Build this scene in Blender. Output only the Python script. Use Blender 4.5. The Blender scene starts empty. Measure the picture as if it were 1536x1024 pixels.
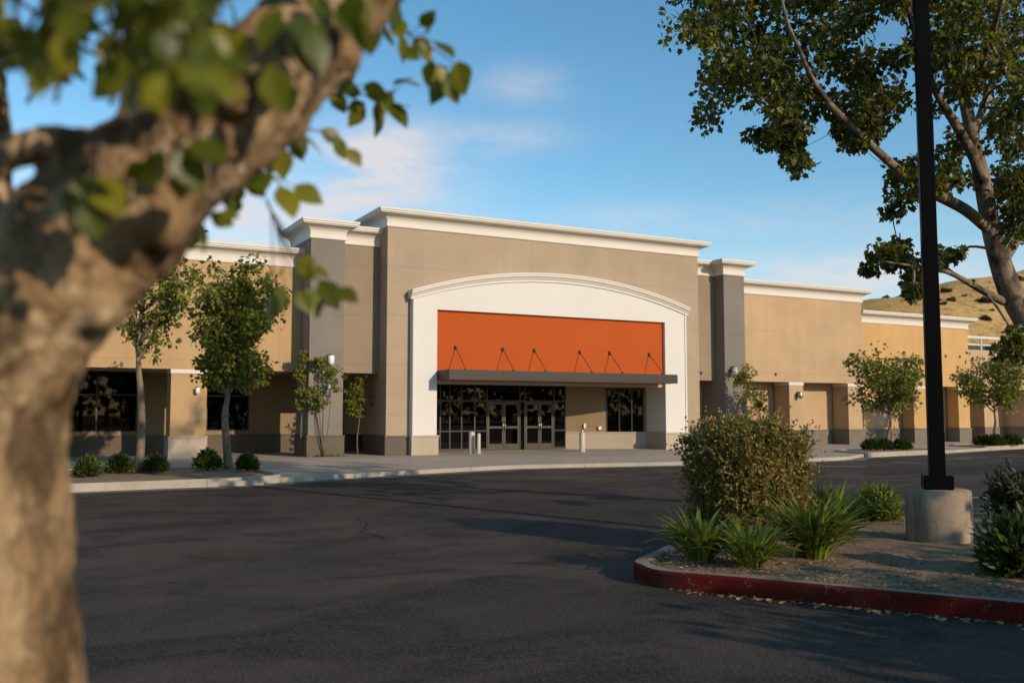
import bpy, bmesh, math, random
import numpy as np
from mathutils import Vector, Matrix, noise as mnoise

random.seed(7); RNG = np.random.default_rng(11)
SC = bpy.context.scene
COL = SC.collection
R = math.radians

# ------------------------------------------------------------------ camera geometry
F = 1400.0; YAW = R(28); PIT = math.atan(108 / 1400); CZ = 1.7
SHP = 620 - 512 - F * math.tan(PIT)
FW = np.array((math.sin(YAW) * math.cos(PIT), math.cos(YAW) * math.cos(PIT), math.sin(PIT)))
RT = np.array((math.cos(YAW), -math.sin(YAW), 0.0))
UP = np.array((-math.sin(YAW) * math.sin(PIT), -math.cos(YAW) * math.sin(PIT), math.cos(PIT)))
CAM = np.array((0, 0, CZ))
def ray(px, py): return FW + RT * ((px - 768) / F) + UP * ((512 + SHP - py) / F)
def ground(px, py, z=0.0):
    d = ray(px, py); t = (z - CZ) / d[2]; return np.array((d[0] * t, d[1] * t, z))
def at(px, py, dist): return CAM + ray(px, py) * dist
def onplane(px, py, Y):
    d = ray(px, py); return CAM + d * (Y / d[1])

PZ = 0.12           # pavement height above the asphalt

# ------------------------------------------------------------------ materials
def lin(h):
    h = h.lstrip('#'); o = []
    for i in (0, 2, 4):
        c = int(h[i:i + 2], 16) / 255
        o.append(c / 12.92 if c <= 0.04045 else ((c + 0.055) / 1.055) ** 2.4)
    return tuple(o)
class NT:
    def __init__(s, name):
        s.m = bpy.data.materials.new(name); s.m.use_nodes = True
        s.t = s.m.node_tree; s.t.nodes.clear()
        s.out = s.n('ShaderNodeOutputMaterial')
        s.co = s.n('ShaderNodeTexCoord')
    def n(s, typ, **kw):
        x = s.t.nodes.new(typ)
        for k, v in kw.items(): setattr(x, k, v)
        return x
    def l(s, a, b): s.t.links.new(a, b)
    def set(s, sock, v):
        if hasattr(v, 'default_value') or isinstance(v, bpy.types.NodeSocket): s.l(v, sock)
        else:
            if isinstance(v, tuple) and len(v) == 3 and sock.type == 'RGBA': v = v + (1,)
            sock.default_value = v
    def noise(s, scale, detail=4, rough=.55, vec=None, dist=0.0):
        x = s.n('ShaderNodeTexNoise'); x.inputs['Scale'].default_value = scale
        x.inputs['Detail'].default_value = detail; x.inputs['Roughness'].default_value = rough
        x.inputs['Distortion'].default_value = dist
        s.l(vec if vec is not None else s.co.outputs['Object'], x.inputs['Vector']); return x.outputs[0]
    def ramp(s, fac, stops):
        x = s.n('ShaderNodeValToRGB'); e = x.color_ramp.elements
        while len(e) < len(stops): e.new(.5)
        for i, (p, c) in enumerate(stops):
            e[i].position = p
            if not isinstance(c, tuple): c = (c, c, c)
            e[i].color = c + (1,) if len(c) == 3 else c
        s.l(fac, x.inputs[0]); return x.outputs[0]
    def mix(s, fac, a, b, mode='MIX'):
        x = s.n('ShaderNodeMix', data_type='RGBA', blend_type=mode)
        s.set(x.inputs[0], fac); s.set(x.inputs[6], a); s.set(x.inputs[7], b); return x.outputs[2]
    def math(s, op, a, b=0.0, c=0.0):
        x = s.n('ShaderNodeMath', operation=op)
        s.set(x.inputs[0], a); s.set(x.inputs[1], b); s.set(x.inputs[2], c); return x.outputs[0]
    def sep(s, vec):
        x = s.n('ShaderNodeSeparateXYZ'); s.l(vec, x.inputs[0]); return x.outputs
    def mapv(s, scale=(1, 1, 1), loc=(0, 0, 0), rot=(0, 0, 0), vec=None):
        x = s.n('ShaderNodeMapping'); x.inputs['Scale'].default_value = scale
        x.inputs['Location'].default_value = loc; x.inputs['Rotation'].default_value = rot
        s.l(vec if vec is not None else s.co.outputs['Object'], x.inputs['Vector']); return x.outputs[0]
    def bump(s, h, strength=.3, dist=.01, nrm=None):
        x = s.n('ShaderNodeBump'); x.inputs['Strength'].default_value = strength
        x.inputs['Distance'].default_value = dist; s.l(h, x.inputs['Height'])
        if nrm is not None: s.l(nrm, x.inputs['Normal'])
        return x.outputs[0]
    def bsdf(s, color, rough=.6, metal=0.0, spec=.5, normal=None):
        x = s.n('ShaderNodeBsdfPrincipled')
        s.set(x.inputs['Base Color'], color); s.set(x.inputs['Roughness'], rough)
        s.set(x.inputs['Metallic'], metal); s.set(x.inputs['Specular IOR Level'], spec)
        if normal is not None: s.l(normal, x.inputs['Normal'])
        return x
    def done(s, sh):
        s.l(sh.outputs[0] if hasattr(sh, 'outputs') else sh, s.out.inputs[0]); return s.m

def tint(c, k): return tuple(min(1, v * k) for v in c)

def stucco(name, col, jz=None, jx=None, zoff=0.0, xoff=0.0, grain=1.0, mott=1.0):
    """painted render: faint mottling, run-off streaks, control joints"""
    t = NT(name)
    big = t.noise(.55, 5, .6); streak = t.noise(1.0, 4, .6, t.mapv((2.2, 2.2, .18)))
    fine = t.noise(70, 4, .7); mid = t.noise(9, 4, .6)
    c = t.mix(t.ramp(big, [(.3, 0.0), (.72, 1.0)]), tint(col, 1 - .14 * mott), tint(col, 1 + .08 * mott))
    c = t.mix(t.math('MULTIPLY', t.ramp(streak, [(.48, 0.0), (.75, 1.0)]), .20 * mott), c, tint(col, .66))
    c = t.mix(t.math('MULTIPLY', mid, .12), c, tint(col, .8))
    z = t.sep(t.co.outputs['Object'])
    h = t.math('MULTIPLY', fine, .5 * grain)
    joint = None
    for comp, per, off in ((z[2], jz, zoff), (z[0], jx, xoff)):
        if per:
            d = t.math('PINGPONG', t.math('ADD', comp, off), per / 2)
            ln = t.math('LESS_THAN', d, .011)
            joint = ln if joint is None else t.math('MAXIMUM', joint, ln)
    if joint is not None:
        c = t.mix(t.math('MULTIPLY', joint, .26), c, tint(col, .35))
        h = t.math('SUBTRACT', h, t.math('MULTIPLY', joint, .8))
    return t.done(t.bsdf(c, .85, spec=.25, normal=t.bump(h, .35, .008)))

def plain(name, col, rough=.5, metal=0.0, spec=.5, var=.12, scale=6, bump=0.0):
    t = NT(name); a = t.noise(scale, 5, .6)
    c = t.mix(a, tint(col, 1 - var), tint(col, 1 + var))
    n = t.bump(t.noise(scale * 12, 3), bump, .005) if bump else None
    rr = t.math('ADD', t.math('MULTIPLY', t.noise(scale * 2.3, 3), .16), rough - .08)
    return t.done(t.bsdf(c, rr, metal, spec, n))

def leafmat(name, cols, trans=.35, rough=.45, noise_scale=1.2, tip=None):
    """leaf: colour by leaf and by clump, light comes through the blade"""
    t = NT(name); g = t.n('ShaderNodeNewGeometry')
    rnd = g.outputs['Random Per Island']
    fac = t.math('ADD', t.math('MULTIPLY', rnd, .65), t.math('MULTIPLY', t.ramp(t.noise(noise_scale, 2), [(.3, 0.0), (.7, 1.0)]), .35))
    k = len(cols); c = t.ramp(fac, [(i / max(1, k - 1) * .9 + .05, x) for i, x in enumerate(cols)])
    b = t.bsdf(c, rough, spec=.35)
    tr = t.n('ShaderNodeBsdfTranslucent'); t.l(t.mix(.5, c, tint(cols[-1], 1.5)), tr.inputs[0])
    m = t.n('ShaderNodeMixShader'); m.inputs[0].default_value = trans
    t.l(b.outputs[0], m.inputs[1]); t.l(tr.outputs[0], m.inputs[2])
    return t.done(m)

def barkmat(name, a, b, dark, scale=6.0, stretch=.3, bump=.6, dist=.02, spots=.62):
    t = NT(name); v = t.mapv((1, 1, stretch))
    n1 = t.noise(scale, 6, .65, v, .6); n2 = t.noise(scale * 6, 5, .7, v); n3 = t.noise(scale * .7, 4, .5)
    c = t.mix(t.ramp(n1, [(.35, 0.0), (.65, 1.0)]), a, b)
    c = t.mix(t.ramp(n3, [(spots - .05, 0.0), (spots + .08, .85)]), c, dark)
    c = t.mix(t.math('MULTIPLY', t.ramp(n2, [(.35, 1.0), (.5, 0.0)]), .5), c, dark)
    h = t.math('ADD', n1, t.math('MULTIPLY', n2, .35))
    return t.done(t.bsdf(c, .85, spec=.2, normal=t.bump(h, bump, dist)))

M = {}
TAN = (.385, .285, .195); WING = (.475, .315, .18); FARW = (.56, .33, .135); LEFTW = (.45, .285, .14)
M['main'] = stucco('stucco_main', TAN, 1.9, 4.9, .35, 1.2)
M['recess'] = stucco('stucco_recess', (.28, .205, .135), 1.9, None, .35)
M['wing'] = stucco('stucco_right_wing', WING, 2.05, 4.1, .55, .9)
M['farwing'] = stucco('stucco_far_wing', FARW, None, 2.9, 0, .6)
M['leftwing'] = stucco('stucco_left_wing', LEFTW, 2.2, 4.3, .9, 2.7)
M['grey'] = stucco('stucco_grey_pier', (.205, .175, .145), 1.37, None, .25)
M['white'] = stucco('stucco_white_surround', (.66, .605, .55), None, None, grain=.5, mott=.25)
M['trim'] = plain('painted_cornice', (.64, .575, .505), .6, spec=.35, var=.05, scale=1.5)
M['plinth'] = stucco('plinth_light', (.42, .335, .255), None, None, grain=1.6)
M['plinthdark'] = stucco('plinth_grey', (.125, .10, .078), None, 2.4, 0, .7, grain=1.6)
M['plinthbrown'] = stucco('plinth_brown', (.13, .10, .072), None, 2.2, 0, .2, grain=1.6)
M['plinthgreyr'] = stucco('plinth_right', (.19, .15, .115), None, 3.0, 0, 1.1, grain=1.6)
M['orange'] = stucco('orange_sign_panel', (.43, .076, .009), None, None, grain=.35, mott=.5)
M['bronze'] = plain('bronze_canopy_metal', (.050, .041, .033), .5, .05, .2, var=.15, scale=2)
M['frame'] = plain('dark_bronze_frame', (.035, .029, .024), .4, .5, var=.2)
M['doorframe'] = plain('door_frame_metal', (.055, .044, .034), .38, .6, var=.2)
M['steel'] = plain('brushed_steel', (.55, .52, .48), .3, 1.0, var=.1)
M['soffit'] = plain('soffit_paint', (.40, .32, .245), .8, var=.08)
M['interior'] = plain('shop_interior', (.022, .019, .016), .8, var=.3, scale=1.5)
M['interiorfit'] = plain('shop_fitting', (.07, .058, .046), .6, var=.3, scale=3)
M['lampbody'] = plain('lamp_white', (.75, .73, .70), .35, var=.05)
M['lampdark'] = plain('lamp_dark', (.05, .045, .04), .4, .4)
M['blackpaint'] = plain('black_pole_paint', (.0035, .003, .0025), .5, 0.0, .06, var=.35, scale=3, bump=.04)
M['roof'] = plain('roof_membrane', (.5, .48, .45), .9, var=.1)
M['bollard'] = plain('bollard_paint', (.45, .39, .32), .5, var=.1, scale=8, bump=.05)
M['pot'] = plain('dark_pot', (.035, .03, .027), .5, var=.2)

def glassmat():
    t = NT('tinted_shop_glass')
    tr = t.n('ShaderNodeBsdfTransparent'); tr.inputs[0].default_value = (.09, .085, .08, 1)
    gl = t.n('ShaderNodeBsdfGlossy'); gl.inputs['Roughness'].default_value = .015
    gl.inputs[0].default_value = (.9, .9, .9, 1)
    t.l(t.bump(t.noise(.8, 2), .015, .02), gl.inputs['Normal'])
    fr = t.n('ShaderNodeFresnel'); fr.inputs[0].default_value = 1.5
    m = t.n('ShaderNodeMixShader'); t.l(t.math('MULTIPLY', fr.outputs[0], .48), m.inputs[0])
    t.l(tr.outputs[0], m.inputs[1]); t.l(gl.outputs[0], m.inputs[2])
    return t.done(m)
M['glass'] = glassmat()

def concrete(name, col, jx=None, jy=None, rough=.8, joff=(0, 0)):
    t = NT(name)
    n1 = t.noise(.35, 6, .65); n2 = t.noise(4, 6, .7); n3 = t.noise(60, 3, .7)
    c = t.mix(t.ramp(n1, [(.32, 0.0), (.7, 1.0)]), tint(col, .78), tint(col, 1.1))
    c = t.mix(t.math('MULTIPLY', t.ramp(n2, [(.45, 0.0), (.75, 1.0)]), .5), c, tint(col, .62))
    c = t.mix(t.math('MULTIPLY', n3, .2), c, tint(col, .7))
    h = t.math('ADD', t.math('MULTIPLY', n3, .5), t.math('MULTIPLY', n2, .5))
    s = t.sep(t.co.outputs['Object']); j = None
    for comp, per, off in ((s[0], jx, joff[0]), (s[1], jy, joff[1])):
        if per:
            ln = t.math('LESS_THAN', t.math('PINGPONG', t.math('ADD', comp, off), per / 2), .014)
            j = ln if j is None else t.math('MAXIMUM', j, ln)
    if j is not None:
        c = t.mix(t.math('MULTIPLY', j, .6), c, tint(col, .3)); h = t.math('SUBTRACT', h, t.math('MULTIPLY', j, 2.0))
    return t.done(t.bsdf(c, rough, spec=.3, normal=t.bump(h, .35, .008)))
M['pavement'] = concrete('pavement_concrete', (.44, .355, .27), 3.05, 3.05)
M['kerb'] = concrete('kerb_concrete', (.42, .35, .275), 4.0)
def basemat():
    t = NT('lamp_base_concrete'); n1 = t.noise(2.2, 5, .65); n2 = t.noise(9, 5, .7); n3 = t.noise(70, 3, .7); z = t.sep(t.co.outputs['Object'])[2]
    drip = t.noise(1.0, 4, .6, t.mapv((7, 7, .6)))
    c = t.mix(t.ramp(n1, [(.35, 0.0), (.65, 1.0)]), (.26, .19, .13), (.40, .305, .21))
    c = t.mix(t.math('MULTIPLY', t.ramp(drip, [(.5, 0.0), (.68, 1.0)]), .65), c, (.11, .08, .055))
    c = t.mix(t.math('MULTIPLY', t.ramp(n2, [(.55, 0.0), (.72, 1.0)]), .5), c, (.14, .10, .07))
    pit = t.n('ShaderNodeTexVoronoi'); pit.inputs['Scale'].default_value = 11; t.l(t.co.outputs['Object'], pit.inputs['Vector'])
    hole = t.math('LESS_THAN', pit.outputs['Distance'], .09)
    c = t.mix(t.math('MULTIPLY', hole, .7), c, (.06, .045, .03))
    h = t.math('SUBTRACT', t.math('ADD', t.math('MULTIPLY', n3, .4), n2), t.math('MULTIPLY', hole, 1.5))
    return t.done(t.bsdf(c, .85, spec=.2, normal=t.bump(h, .5, .012)))
M['base'] = basemat()

def asphalt():
    t = NT('asphalt_lot')
    big = t.noise(.10, 6, .62, dist=.6); med = t.noise(.55, 6, .65, t.mapv((1, 1.7, 1), rot=(0, 0, .5)), .8)
    fine = t.noise(55, 3, .75); ag = t.n('ShaderNodeTexVoronoi'); ag.inputs['Scale'].default_value = 75
    t.l(t.co.outputs['Object'], ag.inputs['Vector'])
    c = t.mix(t.ramp(big, [(.42, 0.0), (.58, 1.0)]), (.040, .029, .0225), (.096, .070, .049))
    c = t.mix(t.math('MULTIPLY', t.ramp(med, [(.46, 0.0), (.60, 1.0)]), .8), c, (.024, .018, .015))
    wn = t.noise(.28, 5, .6, t.mapv(loc=(7, 3, 0)))
    c = t.mix(t.math('MULTIPLY', t.ramp(wn, [(.56, 0.0), (.66, 1.0)]), .5), c, (.11, .086, .062))
    spk = t.ramp(ag.outputs['Color'], [(.3, 0.0), (.95, 1.0)])
    c = t.mix(t.math('MULTIPLY', spk, .55), c, (.15, .125, .10))
    c = t.mix(t.math('MULTIPLY', t.ramp(fine, [(.32, 1.0), (.48, 0.0)]), .7), c, (.010, .010, .010))
    # hairline cracks and oil spots
    cv = t.n('ShaderNodeTexVoronoi', feature='DISTANCE_TO_EDGE'); cv.inputs['Scale'].default_value = .16
    wob = t.n('ShaderNodeVectorMath', operation='ADD'); nn = t.n('ShaderNodeTexNoise'); nn.inputs['Scale'].default_value = .7; nn.inputs['Detail'].default_value = 6
    t.l(t.co.outputs['Object'], nn.inputs['Vector']); t.l(t.co.outputs['Object'], wob.inputs[0]); t.l(nn.outputs['Color'], wob.inputs[1])
    t.l(wob.outputs[0], cv.inputs['Vector'])
    crack = t.math('MULTIPLY', t.math('LESS_THAN', cv.outputs['Distance'], .0028), t.ramp(t.noise(.25, 2), [(.5, 0.0), (.58, 1.0)]))
    c = t.mix(t.math('MULTIPLY', crack, .8), c, (.008, .008, .008))
    oil = t.noise(.9, 3, .5, t.mapv(loc=(3, 9, 0)))
    c = t.mix(t.math('MULTIPLY', t.ramp(oil, [(.68, 0.0), (.76, 1.0)]), .6), c, (.012, .011, .012))
    h = t.math('ADD', t.math('MULTIPLY', fine, .6), t.math('MULTIPLY', ag.outputs['Distance'], .8))
    h = t.math('SUBTRACT', h, t.math('MULTIPLY', crack, 1.0))
    r = t.math('ADD', .62, t.math('MULTIPLY', med, .3))
    return t.done(t.bsdf(c, r, spec=.08, normal=t.bump(h, .8, .012)))
M['asphalt'] = asphalt()

def redpaint():
    t = NT('red_kerb_paint')
    n1 = t.noise(3, 6, .7); n2 = t.noise(40, 4, .7)
    z = t.sep(t.co.outputs['Object'])[2]
    c = t.mix(n1, (.055, .005, .003), (.125, .009, .005))
    c = t.mix(t.ramp(t.noise(1.3, 6, .75), [(.54, 0.0), (.66, .9)]), c, (.045, .018, .014))
    wear = t.ramp(t.math('ADD', t.math('MULTIPLY', n2, .5), t.math('MULTIPLY', t.noise(7, 5, .7), .5)), [(.565, 0.0), (.61, 1.0)])
    c = t.mix(t.math('MULTIPLY', wear, .6), c, (.17, .12, .085))
    return t.done(t.bsdf(c, .6, spec=.12, normal=t.bump(t.math('ADD', n2, n1), .35, .008)))
M['red'] = redpaint()

def soil():
    t = NT('mulch_soil')
    n1 = t.noise(1.1, 6, .65); n2 = t.noise(22, 6, .75); n3 = t.noise(90, 3, .7)
    c = t.mix(t.ramp(n2, [(.3, 0.0), (.7, 1.0)]), (.13, .082, .046), (.46, .315, .19))
    c = t.mix(t.math('MULTIPLY', t.ramp(n1, [(.4, 0.0), (.65, 1.0)]), .5), c, (.22, .145, .085))
    h = t.math('ADD', n2, t.math('MULTIPLY', n3, .4))
    return t.done(t.bsdf(c, .95, spec=.15, normal=t.bump(h, .9, .03)))
M['soil'] = soil()
M['chip'] = leafmat('wood_chips', [(.09, .055, .03), (.26, .175, .10), (.46, .33, .20)], .02, .9)
M['deadleaf'] = leafmat('fallen_leaves', [(.22, .12, .045), (.42, .25, .10), (.55, .36, .16)], .15, .7)
M['line'] = plain('line_paint', (.55, .53, .50), .7, var=.3, scale=5)

def hillmat():
    t = NT('dry_hillside')
    n1 = t.noise(.035, 7, .65); n2 = t.noise(.35, 6, .7); n3 = t.noise(1.6, 4, .7)
    c = t.mix(t.ramp(n1, [(.35, 0.0), (.65, 1.0)]), (.60, .335, .115), (.80, .49, .19))
    c = t.mix(t.math('MULTIPLY', t.ramp(n2, [(.5, 0.0), (.64, 1.0)]), .85), c, (.24, .165, .065))
    c = t.mix(t.math('MULTIPLY', t.ramp(n3, [(.52, 0.0), (.72, 1.0)]), .5), c, (.14, .11, .045))
    return t.done(t.bsdf(c, .95, spec=.1, normal=t.bump(t.math('ADD', n2, n3), .7, .7)))
M['hill'] = hillmat()

M['leaf_tree'] = leafmat('leaves_parking_tree', [(.011, .019, .002), (.026, .038, .003), (.06, .07, .006), (.24, .215, .018)], .38, .42, .5)
M['leaf_near'] = leafmat('leaves_near_tree', [(.030, .048, .004), (.072, .094, .007), (.14, .15, .010), (.32, .27, .02)], .38, .4, 2)
M['leaf_plaza'] = leafmat('leaves_plaza_tree', [(.050, .070, .009), (.10, .125, .014), (.165, .178, .020), (.27, .25, .03)], .3, .5, 1.2)
M['leaf_sap'] = leafmat('leaves_sapling', [(.075, .095, .015), (.15, .165, .025), (.28, .27, .04)], .35, .5, 1.5)
M['leaf_shrub'] = leafmat('leaves_small_shrub', [(.022, .036, .006), (.045, .068, .010), (.09, .11, .016)], .2, .5, 3)
M['leaf_bush'] = leafmat('leaves_big_bush', [(.030, .048, .008), (.085, .105, .016), (.16, .145, .024), (.33, .19, .055), (.48, .31, .10)], .22, .5, 2.2)
M['leaf_strap'] = leafmat('leaves_strap', [(.045, .068, .009), (.09, .125, .015), (.17, .20, .025), (.30, .30, .05)], .28, .38, 4)
M['leaf_dark'] = leafmat('leaves_dark_grass', [(.018, .026, .008), (.035, .042, .012), (.09, .07, .03)], .15, .5, 3)
M['leaf_hill'] = leafmat('leaves_chaparral', [(.030, .034, .014), (.055, .055, .020), (.09, .08, .03)], .1, .8, .2)
M['grass'] = leafmat('grass_blades', [(.05, .07, .015), (.11, .12, .025), (.2, .17, .05)], .2, .6, 3)
def platebark(name):
    """thin flaking bark: pale plates, dark seams, old knots"""
    t = NT(name); nn = t.n('ShaderNodeTexNoise'); nn.inputs['Scale'].default_value = 5; nn.inputs['Detail'].default_value = 5
    t.l(t.co.outputs['Object'], nn.inputs['Vector'])
    w_ = t.n('ShaderNodeVectorMath', operation='MULTIPLY_ADD'); t.l(nn.outputs['Color'], w_.inputs[0]); w_.inputs[1].default_value = (.3, .3, .3); t.l(t.mapv((1, 1, .33)), w_.inputs[2])
    v1 = t.n('ShaderNodeTexVoronoi', feature='DISTANCE_TO_EDGE'); v1.inputs['Scale'].default_value = 9; t.l(w_.outputs[0], v1.inputs['Vector'])
    v2 = t.n('ShaderNodeTexVoronoi'); v2.inputs['Scale'].default_value = 9; t.l(w_.outputs[0], v2.inputs['Vector'])
    v3 = t.n('ShaderNodeTexVoronoi', feature='DISTANCE_TO_EDGE'); v3.inputs['Scale'].default_value = 34; t.l(w_.outputs[0], v3.inputs['Vector'])
    fine = t.noise(45, 5, .7); big = t.noise(7.5, 5, .62, t.mapv((1, 1, .55)))
    c = t.ramp(t.sep(v2.outputs['Color'])[0], [(0.0, (.27, .165, .080)), (.45, (.36, .23, .118)), (.8, (.44, .30, .17)), (1.0, (.52, .375, .23))])
    c = t.mix(t.ramp(big, [(.50, 0.0), (.60, .9)]), c, (.085, .046, .020))
    c = t.mix(t.ramp(v1.outputs['Distance'], [(0.0, .45), (.03, 0.0)]), c, (.07, .04, .02))
    c = t.mix(t.ramp(v3.outputs['Distance'], [(0.0, .2), (.06, 0.0)]), c, (.12, .07, .035))
    c = t.mix(t.math('MULTIPLY', fine, .3), c, (.12, .072, .036))
    h = t.math('ADD', t.math('MINIMUM', t.math('MULTIPLY', v1.outputs['Distance'], 3.0), .25), t.math('MULTIPLY', fine, .3))
    h = t.math('ADD', h, t.math('MINIMUM', t.math('MULTIPLY', v3.outputs['Distance'], 2.0), .10))
    return t.done(t.bsdf(c, .85, spec=.2, normal=t.bump(h, .9, .02)))
M['bark_near'] = platebark('bark_near')
M['bark_tree'] = barkmat('bark_parking_tree', (.16, .112, .072), (.31, .23, .155), (.038, .027, .018), 7, .5, .9, .03, .53)
M['bark_plaza'] = barkmat('bark_plaza', (.15, .105, .066), (.24, .175, .115), (.05, .036, .024), 8, .25, .6, .02, .62)
M['bark_sap'] = barkmat('bark_sapling', (.14, .10, .066), (.22, .165, .11), (.06, .045, .032), 14, .2, .5, .01, .75)
M['twig'] = plain('twig_bark', (.10, .075, .05), .8, var=.3, scale=30)

# ------------------------------------------------------------------ mesh helpers
class MB:
    def __init__(s): s.v = []; s.f = []; s.mi = []; s.sm = []
    def add(s, vs, fs, mi=0, sm=False):
        o = len(s.v); s.v += [tuple(map(float, p)) for p in vs]
        for f in fs: s.f.append(tuple(i + o for i in f)); s.mi.append(mi); s.sm.append(sm)
    def box(s, x0, x1, y0, y1, z0, z1, mi=0, bev=0.0):
        if bev <= 0:
            vs = [(x0, y0, z0), (x1, y0, z0), (x1, y1, z0), (x0, y1, z0), (x0, y0, z1), (x1, y0, z1), (x1, y1, z1), (x0, y1, z1)]
            s.add(vs, [(3, 2, 1, 0), (4, 5, 6, 7), (0, 1, 5, 4), (1, 2, 6, 5), (2, 3, 7, 6), (3, 0, 4, 7)], mi); return
        bm = bmesh.new(); bmesh.ops.create_cube(bm, size=1)
        for v in bm.verts: v.co = Vector((x0 + (v.co.x + .5) * (x1 - x0), y0 + (v.co.y + .5) * (y1 - y0), z0 + (v.co.z + .5) * (z1 - z0)))
        bmesh.ops.bevel(bm, geom=bm.edges[:], offset=bev, segments=2, affect='EDGES', profile=.6)
        s.bm(bm, mi)
    def bm(s, bm, mi=0, sm=False):
        bm.verts.index_update()
        s.add([v.co[:] for v in bm.verts], [[v.index for v in f.verts] for f in bm.faces], mi, sm); bm.free()
    def poly(s, pts, z0, z1, mi=0, mtop=None):
        n = len(pts)
        a = sum(pts[i][0] * pts[(i + 1) % n][1] - pts[(i + 1) % n][0] * pts[i][1] for i in range(n))
        if a < 0: pts = pts[::-1]
        vs = [(p[0], p[1], z0) for p in pts] + [(p[0], p[1], z1) for p in pts]
        s.add(vs, [tuple(range(n - 1, -1, -1))] + [(i, (i + 1) % n, n + (i + 1) % n, n + i) for i in range(n)], mi)
        s.add([(p[0], p[1], z1) for p in pts], [tuple(range(n))], mi if mtop is None else mtop)
    def xz(s, pts, y0, y1, mi=0):
        """outline in x,z pushed from y0 (front) to y1"""
        n = len(pts)
        a = sum(pts[i][0] * pts[(i + 1) % n][1] - pts[(i + 1) % n][0] * pts[i][1] for i in range(n))
        if a < 0: pts = pts[::-1]
        vs = [(p[0], y0, p[1]) for p in pts] + [(p[0], y1, p[1]) for p in pts]
        s.add(vs, [tuple(range(n)), tuple(range(2 * n - 1, n - 1, -1))] + [((i + 1) % n, i, n + i, n + (i + 1) % n) for i in range(n)], mi)
    def tube(s, pts, rad, n=8, mi=0, cap=True, sm=True):
        pts = [Vector(p) for p in pts]
        if not hasattr(rad, '__len__'): rad = [rad] * len(pts)
        rings = []; prev = None
        for i, p in enumerate(pts):
            t = (pts[min(i + 1, len(pts) - 1)] - pts[max(i - 1, 0)])
            t = t.normalized() if t.length > 1e-9 else Vector((0, 0, 1))
            u = prev - t * prev.dot(t) if prev is not None else (Vector((1, 0, 0)) if abs(t.x) < .8 else Vector((0, 1, 0))) 
            u = (u - t * u.dot(t)).normalized(); w = t.cross(u); prev = u
            rings.append([p + (u * math.cos(2 * math.pi * k / n) + w * math.sin(2 * math.pi * k / n)) * rad[i] for k in range(n)])
        vs = [q for r in rings for q in r]; fs = []
        for i in range(len(pts) - 1):
            for k in range(n):
                fs.append((i * n + k, i * n + (k + 1) % n, (i + 1) * n + (k + 1) % n, (i + 1) * n + k))
        if cap: fs += [tuple(range(n - 1, -1, -1)), tuple(range((len(pts) - 1) * n, len(pts) * n))]
        s.add(vs, fs, mi, sm)
    def lathe(s, x, y, prof, n=32, mi=0, sm=True):
        vs = []; fs = []
        for r, z in prof: vs += [(x + r * math.cos(2 * math.pi * k / n), y + r * math.sin(2 * math.pi * k / n), z) for k in range(n)]
        for i in range(len(prof) - 1):
            for k in range(n): fs.append((i * n + k, i * n + (k + 1) % n, (i + 1) * n + (k + 1) % n, (i + 1) * n + k))
        s.add(vs, fs, mi, sm)
        s.add([vs[k] for k in range(n)], [tuple(range(n - 1, -1, -1))], mi)
        s.add(vs[-n:], [tuple(range(n))], mi)
    def sweep(s, path, prof, mi=0):
        """profile (outward, up) along a plan path; outward is to the right of travel; mitred corners"""
        P = [Vector((p[0], p[1])) for p in path]; z = path[0][2]; n = len(prof); vs = []
        for i, p in enumerate(P):
            ds = []
            if i > 0: ds.append((p - P[i - 1]).normalized())
            if i < len(P) - 1: ds.append((P[i + 1] - p).normalized())
            ns = [Vector((d.y, -d.x)) for d in ds]
            if len(ns) == 1: m = ns[0]
            else:
                m = (ns[0] + ns[1]); m = m / max(.2, 1 + ns[0].dot(ns[1]))
            for o, h in prof: vs.append((p.x + m.x * o, p.y + m.y * o, z + h))
        fs = []
        for i in range(len(P) - 1):
            for k in range(n):
                fs.append((i * n + k, (i + 1) * n + k, (i + 1) * n + (k + 1) % n, i * n + (k + 1) % n))
        fs += [tuple(range(n)), tuple(range(len(P) * n - 1, (len(P) - 1) * n - 1, -1))]
        s.add(vs, fs, mi)
    def build(s, name, mats, parent=None, loc=None):
        me = bpy.data.meshes.new(name)
        L = Vector(loc) if loc is not None else (wloc(parent) if parent else Vector((0, 0, 0)))
        me.from_pydata([(a - L.x, b - L.y, c - L.z) for a, b, c in s.v], [], s.f)
        if not isinstance(mats, (list, tuple)): mats = [mats]
        for m in mats: me.materials.append(M[m] if isinstance(m, str) else m)
        me.polygons.foreach_set('material_index', s.mi); me.polygons.foreach_set('use_smooth', s.sm)
        me.update()
        o = bpy.data.objects.new(name, me); COL.objects.link(o)
        if parent: o.parent = parent
        else: o.location = L
        return o
def wloc(o):
    v = Vector((0, 0, 0))
    while o is not None: v = v + o.location; o = o.parent
    return v
def tag(o, label=None, cat=None, group=None, kind=None):
    if label: o['label'] = label
    if cat: o['category'] = cat
    if group: o['group'] = group
    if kind: o['kind'] = kind
    return o
def empty(name, loc, label=None, cat=None, group=None, rz=0.0):
    o = bpy.data.objects.new(name, None); COL.objects.link(o); o.location = loc; o.rotation_euler.z = rz
    o.empty_display_size = .3
    return tag(o, label, cat, group)
def dup(o, loc, rz=0.0, label=None, scale=None):
    """copy a thing with its parts and sub-parts"""
    c = o.copy(); COL.objects.link(c); c.location = loc; c.rotation_euler.z = rz
    if label: c['label'] = label
    if scale: c.scale = (scale,) * 3 if not hasattr(scale, '__len__') else scale
    for ch in list(o.children):
        k = ch.copy(); COL.objects.link(k); k.parent = c
        for g in list(ch.children):
            q = g.copy(); COL.objects.link(q); q.parent = k
    return c

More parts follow.
